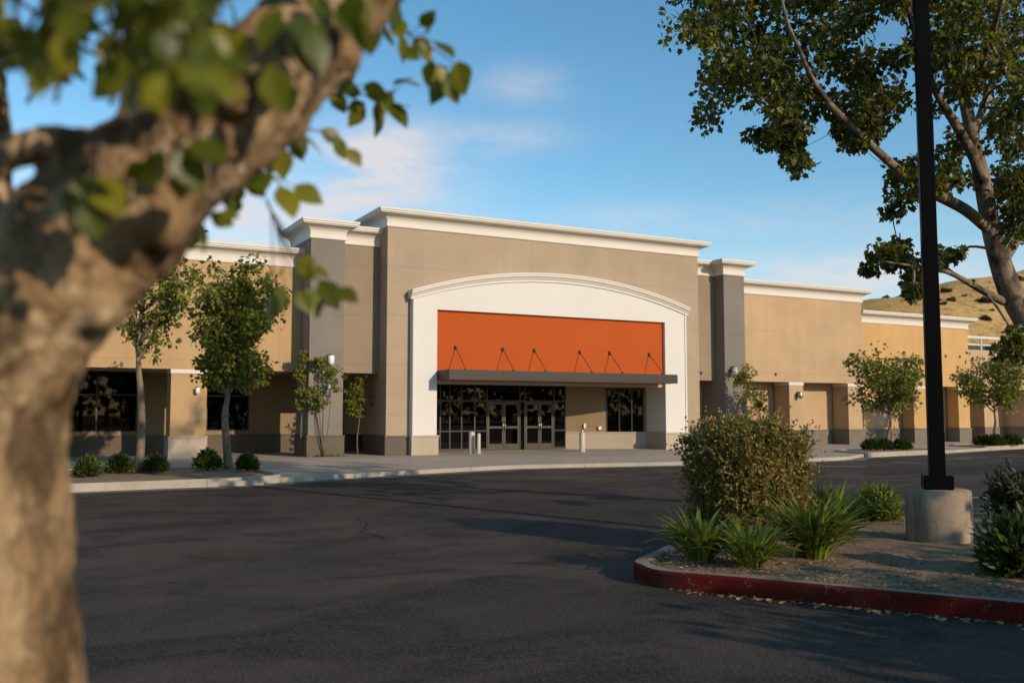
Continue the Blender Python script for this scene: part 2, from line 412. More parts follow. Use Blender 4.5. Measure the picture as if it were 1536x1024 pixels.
# leaves --------------------------------------------------------------
TPL = {}
def _ov(w=.36, fold=.10, droop=.10):
    ys = [(0, 0.0), (.12, .45), (.32, .92), (.52, 1.0), (.74, .66), (.9, .26), (1, 0)]
    vs = []; fs = []
    for x, k in ys:
        z = -droop * x * x
        vs += [(x, -w * k, z + fold * k), (x, 0, z), (x, w * k, z + fold * k)]
    for i in range(len(ys) - 1):
        a = 3 * i; b = a + 3
        fs += [(a, b, b + 1, a + 1), (a + 1, b + 1, b + 2, a + 2)]
    return np.array(vs), fs
TPL['ovate'] = _ov(.34, .045, .12)
TPL['small'] = (np.array([(0, 0, 0), (.45, -.26, .07), (1, 0, -.06), (.45, .26, .07)]), [(0, 1, 2), (0, 2, 3)])
TPL['lobed'] = (np.array([(0, 0, 0), (.12, -.42, .06), (.38, -.30, .03), (.55, -.50, .0), (.66, -.22, .02), (1, 0, -.12), (.66, .22, .02), (.55, .50, 0), (.38, .30, .03), (.12, .42, .06)]),
                [(0, 1, 2, 3, 4, 5), (0, 5, 6, 7, 8, 9)])
def unit(a): return a / np.maximum(1e-9, np.linalg.norm(a, axis=-1, keepdims=True))
def leaf_mesh(name, pos, axis, nrm, size, tpl, mat, parent=None, loc=None, width=1.0):
    pos = np.asarray(pos, float); axis = unit(np.asarray(axis, float)); nrm = np.asarray(nrm, float)
    size = np.broadcast_to(np.asarray(size, float), (len(pos),))
    nrm = unit(nrm - axis * (nrm * axis).sum(1, keepdims=True)); side = np.cross(nrm, axis)
    V, Fc = TPL[tpl]; k = len(V)
    P = pos[:, None, :] + size[:, None, None] * (V[None, :, 0:1] * axis[:, None] + V[None, :, 1:2] * width * side[:, None] + V[None, :, 2:3] * nrm[:, None])
    L = np.array(loc if loc is not None else (wloc(parent) if parent else (0, 0, 0)), float)
    P = (P - L).reshape(-1, 3)
    N = len(pos); loops = []; starts = []; tot = []; s0 = 0
    fi = [np.array(f) for f in Fc]; cat = np.concatenate(fi); lens = np.array([len(f) for f in fi])
    idx = (np.arange(N)[:, None] * k + cat[None, :]).ravel()
    ls = np.tile(lens, N); st = np.concatenate(([0], np.cumsum(ls)[:-1]))
    me = bpy.data.meshes.new(name)
    me.vertices.add(len(P)); me.vertices.foreach_set('co', P.ravel())
    me.loops.add(len(idx)); me.loops.foreach_set('vertex_index', idx)
    me.polygons.add(len(ls)); me.polygons.foreach_set('loop_start', st); me.polygons.foreach_set('loop_total', ls)
    me.polygons.foreach_set('use_smooth', np.zeros(len(ls), bool))
    me.update(calc_edges=True); me.validate()
    me.materials.append(M[mat])
    o = bpy.data.objects.new(name, me); COL.objects.link(o)
    if parent: o.parent = parent
    else: o.location = L
    return o
def cloud(centres, rad, per, rng, squash=.8):
    """leaf positions around cluster centres"""
    C = np.repeat(np.asarray(centres, float), per, 0); rad = np.broadcast_to(np.asarray(rad, float), (len(centres),)); Rr = np.repeat(rad, per)
    d = unit(rng.normal(size=(len(C), 3))); r = Rr * rng.random(len(C)) ** .45
    off = d * r[:, None]; off[:, 2] *= squash
    return C + off, d
def rnd(a, b): return a + (b - a) * random.random()

def smooth_path(pts, k=4):
    """Catmull-Rom through pts (any dimension)"""
    P = [np.array(p, float) for p in pts]; P = [2 * P[0] - P[1]] + P + [2 * P[-1] - P[-2]]; out = []
    for i in range(1, len(P) - 2):
        for j in range(k):
            t = j / k; a, b, c, d = P[i - 1], P[i], P[i + 1], P[i + 2]
            out.append(.5 * (2 * b + (c - a) * t + (2 * a - 5 * b + 4 * c - d) * t * t + (3 * b - a - 3 * c + d) * t ** 3))
    out.append(P[-2]); return out

# ------------------------------------------------------------------ world, sun, camera
AZ = R(18); EL = R(19)
SUN = Vector((math.sin(AZ) * math.cos(EL), -math.cos(AZ) * math.cos(EL), math.sin(EL)))
w = bpy.data.worlds.new('World'); SC.world = w; w.use_nodes = True
nt = w.node_tree; nt.nodes.clear()
def wn(t, **k):
    x = nt.nodes.new(t)
    for a, b in k.items(): setattr(x, a, b)
    return x
wo = wn('ShaderNodeOutputWorld'); bg = wn('ShaderNodeBackground'); sky = wn('ShaderNodeTexSky', sky_type='NISHITA')
sky.sun_disc = False; sky.sun_elevation = EL; sky.sun_rotation = math.pi - AZ
sky.air_density = 1.0; sky.dust_density = .1; sky.ozone_density = 2.0
SKYK = .15
bg.inputs[1].default_value = SKYK
tc = wn('ShaderNodeTexCoord')
def wmath(op, a, b=0.0):
    x = wn('ShaderNodeMath', operation=op)
    for i, v in enumerate((a, b)):
        if isinstance(v, (int, float)): x.inputs[i].default_value = v
        else: nt.links.new(v, x.inputs[i])
    return x.outputs[0]
def blob(px, py, halfx, halfy):
    """soft patch of cloud round one direction of the sky"""
    c = Vector(ray(px, py)).normalized(); e = Vector((0, 0, 1)).cross(c).normalized(); u = c.cross(e)
    vals = []
    for axis, hw in ((e, halfx), (u, halfy)):
        d = wn('ShaderNodeVectorMath', operation='DOT_PRODUCT'); nt.links.new(tc.outputs['Generated'], d.inputs[0]); d.inputs[1].default_value = axis
        q = wmath('DIVIDE', d.outputs['Value'], hw / F); vals.append(wmath('MULTIPLY', q, q))
    d = wn('ShaderNodeVectorMath', operation='DOT_PRODUCT'); nt.links.new(tc.outputs['Generated'], d.inputs[0]); d.inputs[1].default_value = c
    g = wmath('EXPONENT', wmath('MULTIPLY', wmath('ADD', vals[0], vals[1]), -1.0))
    return wmath('MULTIPLY', g, wmath('GREATER_THAN', d.outputs['Value'], 0.0))
mp = wn('ShaderNodeMapping'); mp.inputs['Scale'].default_value = (1, 1, 3.0); nt.links.new(tc.outputs['Generated'], mp.inputs['Vector'])
cn = wn('ShaderNodeTexNoise'); cn.inputs['Scale'].default_value = 7; cn.inputs['Detail'].default_value = 9; cn.inputs['Roughness'].default_value = .58
cn.inputs['Distortion'].default_value = .5
nt.links.new(mp.outputs[0], cn.inputs['Vector'])
acc = None
for px, py, hx, hy, k in ((575, 238, 90, 46, 1.8), (460, 290, 190, 40, 1.0), (380, 340, 150, 60, .7), (790, 128, 60, 26, .75), (760, 205, 80, 24, .6), (1230, 408, 190, 30, 1.0), (940, 330, 130, 22, .5), (-700, 300, 700, 120, .9), (2500, 350, 700, 90, .9), (1150, 330, 260, 30, .3)):
    b = wmath('MULTIPLY', blob(px, py, hx, hy), k); acc = b if acc is None else wmath('ADD', acc, b)
f = wmath('MULTIPLY', acc, wmath('MULTIPLY', wmath('SUBTRACT', cn.outputs[0], .28), 2.6))
fc = wn('ShaderNodeClamp'); nt.links.new(f, fc.inputs[0]); fc.inputs[2].default_value = .88
mx = wn('ShaderNodeMix', data_type='RGBA'); nt.links.new(fc.outputs[0], mx.inputs[0]); hs = wn('ShaderNodeHueSaturation'); hs.inputs['Saturation'].default_value = 1.2; hs.inputs['Hue'].default_value = .489; nt.links.new(sky.outputs[0], hs.inputs['Color']); nt.links.new(hs.outputs[0], mx.inputs[6])
mx.inputs[7].default_value = (4.7, 4.4, 4.45, 1)
nt.links.new(mx.outputs[2], bg.inputs[0]); nt.links.new(bg.outputs[0], wo.inputs[0])

sl = bpy.data.lights.new('sun', 'SUN'); sl.energy = 3.45; sl.angle = R(.5); sl.color = (1, .84, .64)
so = bpy.data.objects.new('sun', sl); COL.objects.link(so); so.rotation_euler = (-SUN).to_track_quat('-Z', 'Y').to_euler(); so.location = (20, -30, 40)

cd = bpy.data.cameras.new('camera'); co = bpy.data.objects.new('camera', cd); COL.objects.link(co); SC.camera = co
co.matrix_world = Matrix.Translation((0, 0, CZ)) @ Matrix((tuple(RT), tuple(UP), tuple(-FW))).transposed().to_4x4()
cd.sensor_width = 36; cd.lens = 36 * F / 1536; cd.shift_y = SHP / 1536; cd.clip_end = 3000; cd.clip_start = .05
cd.dof.use_dof = True; cd.dof.focus_distance = 16; cd.dof.aperture_fstop = (cd.lens / 1000) / .020
SC.view_settings.view_transform = 'Standard'; SC.view_settings.look = 'None'; SC.view_settings.gamma = 1; SC.view_settings.exposure = .16
SC.cycles.max_bounces = 8; SC.cycles.transparent_max_bounces = 12

# ------------------------------------------------------------------ ground
g = MB(); n = 60
g.add([(-900, -900, 0), (900, -900, 0), (900, 900, 0), (-900, 900, 0)], [(0, 1, 2, 3)])
tag(g.build('asphalt', 'asphalt'), kind='structure')

KERB = [(-40, 22.55), (1.2, 22.55), (4.4, 22.75), (5.75, 23.15), (6.6, 23.45), (9.6, 24.45), (12.9, 25.35), (14.5, 25.45), (19.5, 24.75), (24.8, 24.55), (27.0, 24.75), (28.6, 25.6), (30.2, 26.3), (33.8, 26.5), (38.2, 27.6), (45, 29), (60, 30), (110, 31)]
KERB = [tuple(p) for p in smooth_path(KERB, 4)]
p = MB(); p.poly(KERB + [(110, 60), (-40, 60)], -.05, PZ - .002)
tag(p.build('pavement', 'pavement'), kind='structure')
# kerb edge strip along the pavement
ke = MB(); ke.sweep([(x, y, 0) for x, y in KERB], [(-.17, PZ), (0.0, PZ + .004), (.022, PZ - .012), (.03, -.05), (-.17, -.05)])
tag(ke.build('kerb', 'kerb'), kind='structure')
# gutter strip of concrete at the foot of the kerb
gu = MB(); gu.sweep([(x, y, 0) for x, y in KERB], [(.03, .006), (.45, .004), (.45, -.03), (.03, -.03)])
tag(gu.build('gutter', concrete('gutter_concrete', (.17, .145, .12), 4.0)), kind='structure')

# white bay lines on the lot
ml = MB()
for (a, b) in (((1335, 693), (1376, 694)), ((1385, 685), (1480, 685)), ((1420, 688), (1455, 687.5)), ((1500, 684), (1536, 684.5)), ((1455, 746), (1500, 746.5)), ((1230, 699), (1300, 700)), ((1640, 720), (1760, 722)), ((1250, 690), (1300, 690))):
    A = ground(*a); B = ground(*b); d = (B - A) / np.linalg.norm(B - A); nn = np.array((-d[1], d[0], 0)) * .05
    ml.add([(*(A - nn)[:2], .004), (*(B - nn)[:2], .004), (*(B + nn)[:2], .004), (*(A + nn)[:2], .004)], [(0, 1, 2, 3)])
tag(ml.build('bay_markings', 'line'), kind='structure')

# ------------------------------------------------------------------ hill beyond the shops
def hill():
    na, nr = 150, 56; vs = []; fs = []
    key = [(-60, 0), (60, 1), (110, 8), (150, 19), (175, 26), (191, 30.0), (205, 32.5), (225, 38), (259, 43), (320, 50), (420, 46), (560, 30), (720, 4)]
    for i in range(na):
        x = -60 + 780 * (i / (na - 1)) ** 1.15
        c = np.interp(x, [k[0] for k in key], [k[1] for k in key])
        for j in range(nr):
            y = 78 + 330 * (j / (nr - 1)) ** 1.3; yr = 172 + 12 * math.sin(x * .02)
            t = (y - 78) / (yr - 78)
            h = c * (t * t * (3 - 2 * t) * .55 + t * .45 if t < 1 else max(0, 1 - .4 * (t - 1) ** 2))
            h += (mnoise.fractal(Vector((x * .02, y * .02, 1)), 1.0, 2.1, 5) * 3.4 + mnoise.fractal(Vector((x * .09, y * .09, 4)), 1.0, 2.1, 4) * .8) * min(1, t * 1.3) * min(1, c / 20)
            vs.append((x, y, h - .6))
    for i in range(na - 1):
        for j in range(nr - 1): fs.append((i * nr + j, (i + 1) * nr + j, (i + 1) * nr + j + 1, i * nr + j + 1))
    m = MB(); m.add(vs, fs, 0, True)
    return m.build('hill', 'hill'), vs, na, nr
ho, hv, hna, hnr = hill(); tag(ho, kind='structure')
hm = [(v, j) for k, v in enumerate(hv) for j in (k % hnr,)]
def hill_hit(px, py):
    """first hill vertex along a view ray (nearest in angle, in front of the crest)"""
    best = None
    for v, j in hm:
        if j < 4: continue
        d = np.array(v) - CAM; z = d @ FW
        if z <= 10: continue
        x = 768 + F * (d @ RT) / z; y = 512 + SHP - F * (d @ UP) / z
        e = (x - px) ** 2 + (y - py) ** 2
        if best is None or e < best[0] - 1e-9: best = (e, v)
    return best[1]
def puff(name, N, rx, rz, leaf, mat, rng, tpl='small', loc=(0, 0, 0)):
    c = unit(rng.normal(size=(14, 3))) * rng.random((14, 1)) ** .5 * .75; c[:, 2] = np.abs(c[:, 2])
    pos, d = cloud(c, rng.uniform(.2, .42, 14), N // 14, rng)
    pos = pos * np.array((rx, rx, rz)); pos[:, 2] = np.maximum(pos[:, 2], .02)
    ax = unit(d + np.array((0, 0, .5)) + rng.normal(size=d.shape) * .5)
    o = leaf_mesh(name, pos, ax, rng.normal(size=d.shape), leaf * rng.uniform(.6, 1.4, len(pos)), tpl, mat, loc=(0, 0, 0))
    return o
hb = puff('hillside_bush', 900, 1.6, 1.7, .55, 'leaf_hill', RNG)
spots = [(1345, 445), (1352, 441), (1361, 447), (1412, 424), (1420, 430), (1432, 426), (1440, 434), (1448, 428), (1462, 440), (1385, 456), (1310, 460), (1322, 463), (1402, 470), (1418, 474), (1446, 452), (1474, 470), (1500, 455), (1520, 440), (1530, 470), (1480, 425), (1505, 420), (1372, 462), (1394, 448), (1462, 485)]
rh = random.Random(5)
spots = [(rh.uniform(1296, 1540), 0) for _ in range(85)]
spots = [(px, 455 - (px - 1296) * .19 + rh.random() ** 1.4 * 75) for px, _ in spots]
for i, (px, py) in enumerate(spots):
    v = hill_hit(px, py); s = (.45, 1.0, .65, 1.5, .55, .35, .8)[i % 7]
    o = hb if i == 0 else dup(hb, v, i * 1.3)
    o.location = (v[0], v[1], v[2] - .15); o.scale = (s * 1.2, s * 1.2, s * (1.0 if i % 3 else .75))
    tag(o, 'dry scrub bush scattered on the golden hillside above the far wing', 'bush', 'scrub bushes on the golden hillside')

# ------------------------------------------------------------------ the retail building
BX = (20.0, 33.6, PZ)
B = empty('retail_building', BX, 'long beige retail building with grey piers, white arched surround and blank orange sign panel', 'building')
def part(name, mb, mat, parent=None, label=None):
    o = mb.build(name, mat, parent or B)
    if label: o['label'] = label
    return o
def boxpart(name, mat, *b, parent=None, label=None, bev=0.0):
    m = MB(); m.box(*b, bev=bev); return part(name, m, mat, parent, label)
def cornice(path, z, h=.70, out=.50, name='cornice'):
    k = h / .70; o = out / .5
    pr = [(.04, 0), (.055, .02), (.055, .13), (.03, .15), (.04, .22)]
    pr += [(.04 + .36 * (1 - math.cos(a)), .22 + .26 * math.sin(a) * 1.0) for a in (R(20), R(40), R(60), R(78))]
    pr += [(.40, .50), (.40, .525), (.45, .54), (.45, .60), (.485, .615), (.485, .68), (.47, .70), (-.25, .70), (-.25, 0)]
    pr = [(a * (o if a > 0 else 1), b * k) for a, b in pr]
    m = MB(); m.sweep([(x, y, z) for x, y in path], pr); return part(name, m, 'trim')
def lamp(parent, x, y, z, s=1.0, body='lampbody'):
    m = MB(); m.box(x - .07 * s, x + .07 * s, y - .03, y + .01, z - .1 * s, z + .14 * s, 1, .01)
    m.tube([(x, y - .03, z + .1 * s), (x, y - .12 * s, z + .14 * s), (x, y - .2 * s, z + .08 * s)], .02 * s, 8, 1)
    m.lathe(x, y - .2 * s, [(.085 * s, z + .09 * s), (.1 * s, z + .06 * s), (.095 * s, z - .12 * s), (.06 * s, z - .17 * s)], 16, 0)
    return m.build('wall_lamp', [body, 'lampdark'], parent)
def pier(x0, x1, y0, y1, z1, mat, pmat, ph=.86, cap=True, pout=.05):
    m = MB(); m.box(x0, x1, y0, y1, ph - .01, z1)
    o = m.build('pier', mat, B)
    q = MB(); q.box(x0 - pout, x1 + pout, y0 - pout, y1, PZ - .05, ph - .06, 0, .008)
    q.box(x0 - pout - .02, x1 + pout + .02, y0 - pout - .02, y1 + .003, ph - .06, ph, 0, .012)
    q.build('plinth', pmat, o)
    if cap:
        c = MB(); c.box(x0 - .025, x1 + .025, y0 - .025, y1 + .002, z1 - .15, z1 - .003, 0, .008); c.build('pier_cap', 'trim', o)
    return o

YM = 33.6; ZT = 8.9
X0, X1 = 12.45, 27.55            # main block
OX0, OX1, OZ = 14.42, 25.42, 5.74   # opening in the surround
# main block wall with the opening left out of it
m = MB()
m.xz([(X0, .84), (X0, ZT), (X1, ZT), (X1, .84), (OX1 + .1, .84), (OX1 + .1, OZ + .1), (OX0 - .1, OZ + .1), (OX0 - .1, .84)], YM, YM + 1.2)
part('wall', m, 'main')
boxpart('wall', 'main', X0 + .003, X0 + .4, YM + 1.2, YM + 24, .84, ZT)
boxpart('wall', 'main', X1 - .4, X1 - .003, YM + 1.2, YM + 24, .84, ZT)
boxpart('roof', 'roof', X0 + .05, X1 - .05, YM + .05, YM + 24, ZT + .02, ZT + .2)
for a, b in ((X0, 13.38), (26.62, X1)):
    m = MB(); m.box(a - .05 if a == X0 else a, b + .05 if b == X1 else b, YM - .05, YM + 2.5, PZ - .05, .80, 0, .008)
    m.box(a - .07 if a == X0 else a, b + .07 if b == X1 else b, YM - .075, YM + 2.5, .80, .86, 0, .012); part('plinth', m, 'plinthdark')
cornice([(X0, YM + 2.8), (X0, YM), (X1, YM), (X1, YM + 20)], ZT - .02, .66, .50)

# white surround with a segmental arch head
SX0, SX1 = 13.42, 26.58; ZS, ZC = 6.12, 7.14; YS = YM - .28
def archz(x, a, b):  # segmental arch: a at the springing, b at the crown
    t = (x - (SX0 + SX1) / 2) / ((SX1 - SX0) / 2); return a + (b - a) * (1 - abs(t) ** 2.05)
xs = np.linspace(SX0, SX1, 49)
m = MB()
m.xz([(SX0, .84)] + [(x, archz(x, ZS, ZC)) for x in xs] + [(SX1, .84), (OX1, .84), (OX1, OZ), (OX0, OZ), (OX0, .84)], YS, YM + .3)
sur = part('entrance_surround', m, 'white')
# raised bead down the outer edges
for a in (SX0 - .02, SX1 - .07):
    m = MB(); m.box(a, a + .09, YS - .035, YM + .02, .86, ZS, 0, .01); m.build('edge_bead', 'white', sur)
# arch moulding
pr = [(0, 0), (-.06, 0), (-.06, .08), (-.09, .10), (-.13, .17), (-.19, .22), (-.19, .28), (-.22, .30), (-.22, .36), (0.0, .37)]
vs = []; fs = []; ax = np.linspace(SX0 - .12, SX1 + .12, 61)
for x in ax:
    z = archz(x, ZS, ZC)
    for o, h in pr: vs.append((x, YS + o, z + h))
for i in range(len(ax) - 1):
    for k in range(len(pr)): fs.append((i * len(pr) + k, i * len(pr) + (k + 1) % len(pr), (i + 1) * len(pr) + (k + 1) % len(pr), (i + 1) * len(pr) + k))
fs += [tuple(range(len(pr) - 1, -1, -1)), tuple(range((len(ax) - 1) * len(pr), len(ax) * len(pr)))]
m = MB(); m.add(vs, fs); bmm = bmesh.new()
m.box(SX0 - .12, SX1 + .12, YS + .001, YS + .002, ZS, ZS + .001)
m.build('arch_moulding', 'trim', sur)
m = MB()   # backing between arch moulding and wall
m.xz([(SX0 - .11, ZS + .0)] + [(x, archz(x, ZS, ZC) + .36) for x in np.linspace(SX0 - .11, SX1 + .11, 41)] + [(SX1 + .11, ZS)] + [(x, archz(x, ZS, ZC) + .003) for x in xs[::-1]], YS + .004, YM + .02)
m.build('arch_backing', 'trim', sur)
for a, b, k in ((SX0 - .06, OX0 + .06, 0), (OX1 - .06, SX1 + .06, 1)):
    m = MB(); m.box(a, b, YS - .06, YM + 1.25, PZ - .05, .80, 0, .008); m.box(a - .025, b + .025, YS - .09, YM + 1.27, .80, .87, 0, .012); m.build('plinth', 'plinth', sur)
# jambs behind the surround
m = MB(); m.box(OX0 - .35, OX0 + .004, YM + .3, YM + 2.6, .84, OZ); m.build('jamb', 'white', sur); m = MB(); m.box(OX1 - .004, OX1 + .4, YM + .3, YM + 1.25, .84, OZ); m.build('jamb', 'white', sur)
# orange blank panel above the canopy
m = MB(); m.box(OX0 + .004, OX1 - .004, YM - .12, YM + .2, 2.98, OZ - .004); part('sign_panel', m, 'orange', label='blank bright orange sign panel above the canopy')
m = MB(); m.box(OX0 + .004, OX1 - .004, YM - .10, YM + .25, 2.86, 2.975); part('lintel', m, 'soffit')
# canopy
CX0, CX1, CY0, CZ0, CZ1 = 14.44, 25.22, 32.2, 2.99, 3.37
m = MB(); m.box(CX0, CX1, CY0, CY0 + .07, CZ0, CZ1, 0, .006); m.box(CX0, CX0 + .07, CY0 + .07, YM - .125, CZ0 + .002, CZ1 - .002)
m.box(CX1 - .07, CX1, CY0 + .07, YS - .003, CZ0 + .002, CZ1 - .002); m.box(CX0 + .07, CX1 - .07, CY0 + .07, YM - .125, CZ1 - .16, CZ1 - .10)
m.box(CX0 + .07, CX1 - .07, CY0 + .07, CY0 + .11, CZ0 + .004, CZ0 + .05, 0)
can = part('canopy', m, 'bronze')
m = MB(); m.box(CX0 + .072, CX1 - .072, CY0 + .112, YM - .13, CZ0 + .02, CZ0 + .05); m.build('canopy_soffit', 'soffit', can)
for xa in (15.27, 17.37, 18.83, 21.04, 22.56, 24.65):
    xe = xa - .05; m = MB()
    m.tube([(xa, YM - .16, 4.28), (xe, CY0 + .22, CZ1 + .04)], .014, 6)
    m.lathe(xa, YM - .15, [(.045, 4.24), (.05, 4.27), (.05, 4.31), (.03, 4.35)], 10)
    m.box(xa - .06, xa + .06, YM - .14, YM - .118, 4.2, 4.38)
    m.box(xe - .045, xe + .045, CY0 + .16, CY0 + .3, CZ1, CZ1 + .05)
    m.build('rod', 'frame', can)

# storefront in the recess
YF = 36.2; AX = 21.95
xsm = [OX0, 15.81, 16.25, 16.80, 17.42, 18.0, 19.62, 19.86, 21.35, AX]
sf = empty('storefront', (18, YF, PZ)); sf.parent = B; sf.location = Vector((18, YF, PZ)) - Vector(BX)
fm = MB()
for x in xsm: fm.box(x - .03, x + .03, YF - .05, YF + .05, PZ, 2.97)
for a, b in zip(xsm[:-1], xsm[1:]):
    fm.box(a + .03, b - .03, YF - .045, YF + .045, 2.91, 2.97); fm.box(a + .03, b - .03, YF - .045, YF + .045, 2.20, 2.28)
    if b <= 18.01 or a > 21: fm.box(a + .03, b - .03, YF - .045, YF + .045, .93, .98); fm.box(a + .03, b - .03, YF - .045, YF + .045, PZ, PZ + .1)
fm.build('frame', 'frame', sf)
gm = MB()
for a, b in zip(xsm[:-1], xsm[1:]):
    for z0, z1 in ((.98, 2.20), (2.28, 2.91), (PZ + .1, .93)):
        if (18.0 <= a < 21.2 and z0 != 2.28): continue
        gm.box(a + .03, b - .03, YF - .006, YF + .006, z0, z1)
gm.box(19.65, 19.83, YF - .006, YF + .006, PZ, 2.2)
gm.build('glass', 'glass', sf)
def doorleaf(x0, x1, hs):
    d = MB(); y0, y1 = YF - .035, YF + .035
    d.box(x0, x0 + .085, y0, y1, PZ + .01, 2.19, 0, .004); d.box(x1 - .085, x1, y0, y1, PZ + .01, 2.19, 0, .004)
    d.box(x0 + .085, x1 - .085, y0, y1, PZ + .01, PZ + .27); d.box(x0 + .085, x1 - .085, y0, y1, 2.09, 2.19); d.box(x0 + .085, x1 - .085, y0 + .005, y1 - .005, 1.06, 1.15)
    o = part('door', d, 'doorframe')
    q = MB(); q.box(x0 + .085, x1 - .085, YF - .006, YF + .006, PZ + .27, 1.06); q.box(x0 + .085, x1 - .085, YF - .006, YF + .006, 1.15, 2.09); q.build('door_glass', 'glass', o)
    h = MB(); hx = x1 - .045 if hs else x0 + .045
    h.tube([(hx, YF - .03, .95), (hx, YF - .09, .97), (hx, YF - .09, 1.33), (hx, YF - .03, 1.35)], .014, 8); h.build('handle', 'steel', o)
doorleaf(18.04, 18.82, True); doorleaf(18.83, 19.59, False); doorleaf(19.90, 20.62, True); doorleaf(20.63, 21.32, False)
# shop interior behind the glass
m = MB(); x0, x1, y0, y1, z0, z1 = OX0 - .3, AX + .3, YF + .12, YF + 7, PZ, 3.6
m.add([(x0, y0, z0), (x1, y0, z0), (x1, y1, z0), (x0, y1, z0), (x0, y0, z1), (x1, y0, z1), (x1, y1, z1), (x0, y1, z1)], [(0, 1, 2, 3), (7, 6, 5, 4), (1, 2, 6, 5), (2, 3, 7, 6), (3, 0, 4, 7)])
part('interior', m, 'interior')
m = MB()
for i, (a, b, c) in enumerate(((15.0, 16.6, .75), (16.9, 18.0, .9), (18.6, 20.0, 1.0), (20.4, 21.6, 1.3))): m.box(a, b, YF + 2.2 + .7 * (i % 2), YF + 2.9 + .7 * (i % 2), PZ, PZ + c)
part('counter', m, 'interiorfit')
# soffit of the recess
m = MB(); m.poly([(OX0, YM + .26), (OX1 - .01, YM + .26), (OX1 - .01, YM + 1.2), (AX, YF + .2), (OX0, YF + .2)], 2.975, 3.2); part('soffit', m, 'soffit')
# slanting wall beside the doors, with a low plinth and a tall window
A0 = Vector((AX + .03, YF)); A1 = Vector((OX1 - .01, YM + 1.15)); ad = (A1 - A0).normalized(); an = Vector((ad.y, -ad.x)); AL = (A1 - A0).length
def slab(m, s0, s1, o0, o1, z0, z1, mi=0):
    q = [A0 + ad * s0 + an * o0, A0 + ad * s1 + an * o0, A0 + ad * s1 + an * o1, A0 + ad * s0 + an * o1]
    m.poly([(v.x, v.y) for v in q], z0, z1, mi)
m = MB(); slab(m, 0, AL * .50, -.25, 0, .86, 2.974); slab(m, AL * .50, AL * .97, -.25, 0, 2.85, 2.974); slab(m, AL * .97, AL, -.25, 0, .86, 2.974); part('wall', m, stucco('stucco_entrance_shaded', (.27, .185, .105), 1.0, None))  # stucco colour darkened to carry the shade under the canopy
m = MB(); slab(m, 0, AL, -.25, .06, PZ - .05, .82); slab(m, 0, AL, -.25, .085, .82, .875); part('plinth', m, 'plinth')
m = MB()
for s in (.50, .655, .81, .955): slab(m, AL * s, AL * s + .06, -.1, .012, .877, 2.85)
slab(m, AL * .50 + .06, AL * .955, -.1, .010, 2.79, 2.85); 
wnd = part('window', m, 'frame')
m = MB(); slab(m, AL * .50 + .06, AL * .955, -.06, -.05, .877, 2.79); m.build('pane', 'glass', wnd)
m = MB(); slab(m, AL * .48, AL * .99, -1.9, -1.8, PZ, 2.96); slab(m, AL * .47, AL * .49, -1.8, -.26, PZ, 2.96); part('interior', m, 'leftwing')
m = MB(); slab(m, AL * .22, AL * .22 + .1, .0, .09, 1.05, 1.25); part('utility_box', m, 'lampbody'); m = MB(); slab(m, AL * .40, AL * .40 + .14, .0, .1, .98, 1.12); part('utility_box', m, 'lampbody')

# grey piers, recessed bays and upper cornices
for (pa, pb, ra, rb, side) in ((9.5, 10.8, 10.8, X0, 0), (29.2, 30.45, X1, 29.2, 1)):
    po = pier(pa, pb, 33.75, 35.4, 8.22, 'grey', 'plinthbrown' if side == 0 else 'plinthgreyr', .9, False, .06)
    po['label'] = 'tall dark grey pier with grey plinth'
    lamp(po, (pa + pb) / 2 + (.1 if side == 0 else -.25), 33.75, 3.72, 1.25)
    if side == 0: lamp(po, pa + .72, 33.75, 2.72, .6)
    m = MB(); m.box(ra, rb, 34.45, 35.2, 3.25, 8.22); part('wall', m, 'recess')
    if side == 0: cornice([(9.5, 36.6), (9.5, 33.75), (10.8, 33.75), (10.8, 34.45), (X0 - .003, 34.45)], 8.2, .68, .46)
    else: cornice([(X1 + .003, 34.45), (29.2, 34.45), (29.2, 33.75), (30.45, 33.75), (30.45, 42)], 8.2, .68, .46)
boxpart('wall', 'grey', 9.503, 9.8, 35.4, 44, 3.2, 8.22); boxpart('wall', 'grey', 30.15, 30.447, 35.4, 44, 3.2, 8.22)
boxpart('roof', 'roof', 9.7, X0 + .02, 34.6, 44, 8.22, 8.3); boxpart('roof', 'roof', X1 - .02, 30.3, 34.6, 44, 8.22, 8.3)

# left wing: wall over an open walkway
YL = 34.9
boxpart('wall', 'leftwing', -30, 9.498, YL, YL + .5, 3.28, 7.25); cornice([(-30, YL), (9.497, YL)], 7.22, .70, .42)
boxpart('soffit', 'soffit', -30, X0, YL + .5, 38.7, 3.30, 3.5); boxpart('roof', 'roof', -30, 9.5, YL + .5, 58, 7.25, 7.35)
boxpart('soffit', 'soffit', 9.5, X0, 35.2, 38.7, 3.505, 3.6)
lp = pier(4.87, 6.10, YL - .004, YL + 1.0, 3.277, 'leftwing', 'plinth', .9); lamp(lp, 5.75, YL - .004, 2.55, .8)
pier(-1.2, 0.0, YL - .004, YL + 1.0, 3.277, 'leftwing', 'plinth', .9); pier(-7.2, -6.0, YL - .004, YL + 1.0, 3.277, 'leftwing', 'plinth', .9)
YB = 38.7
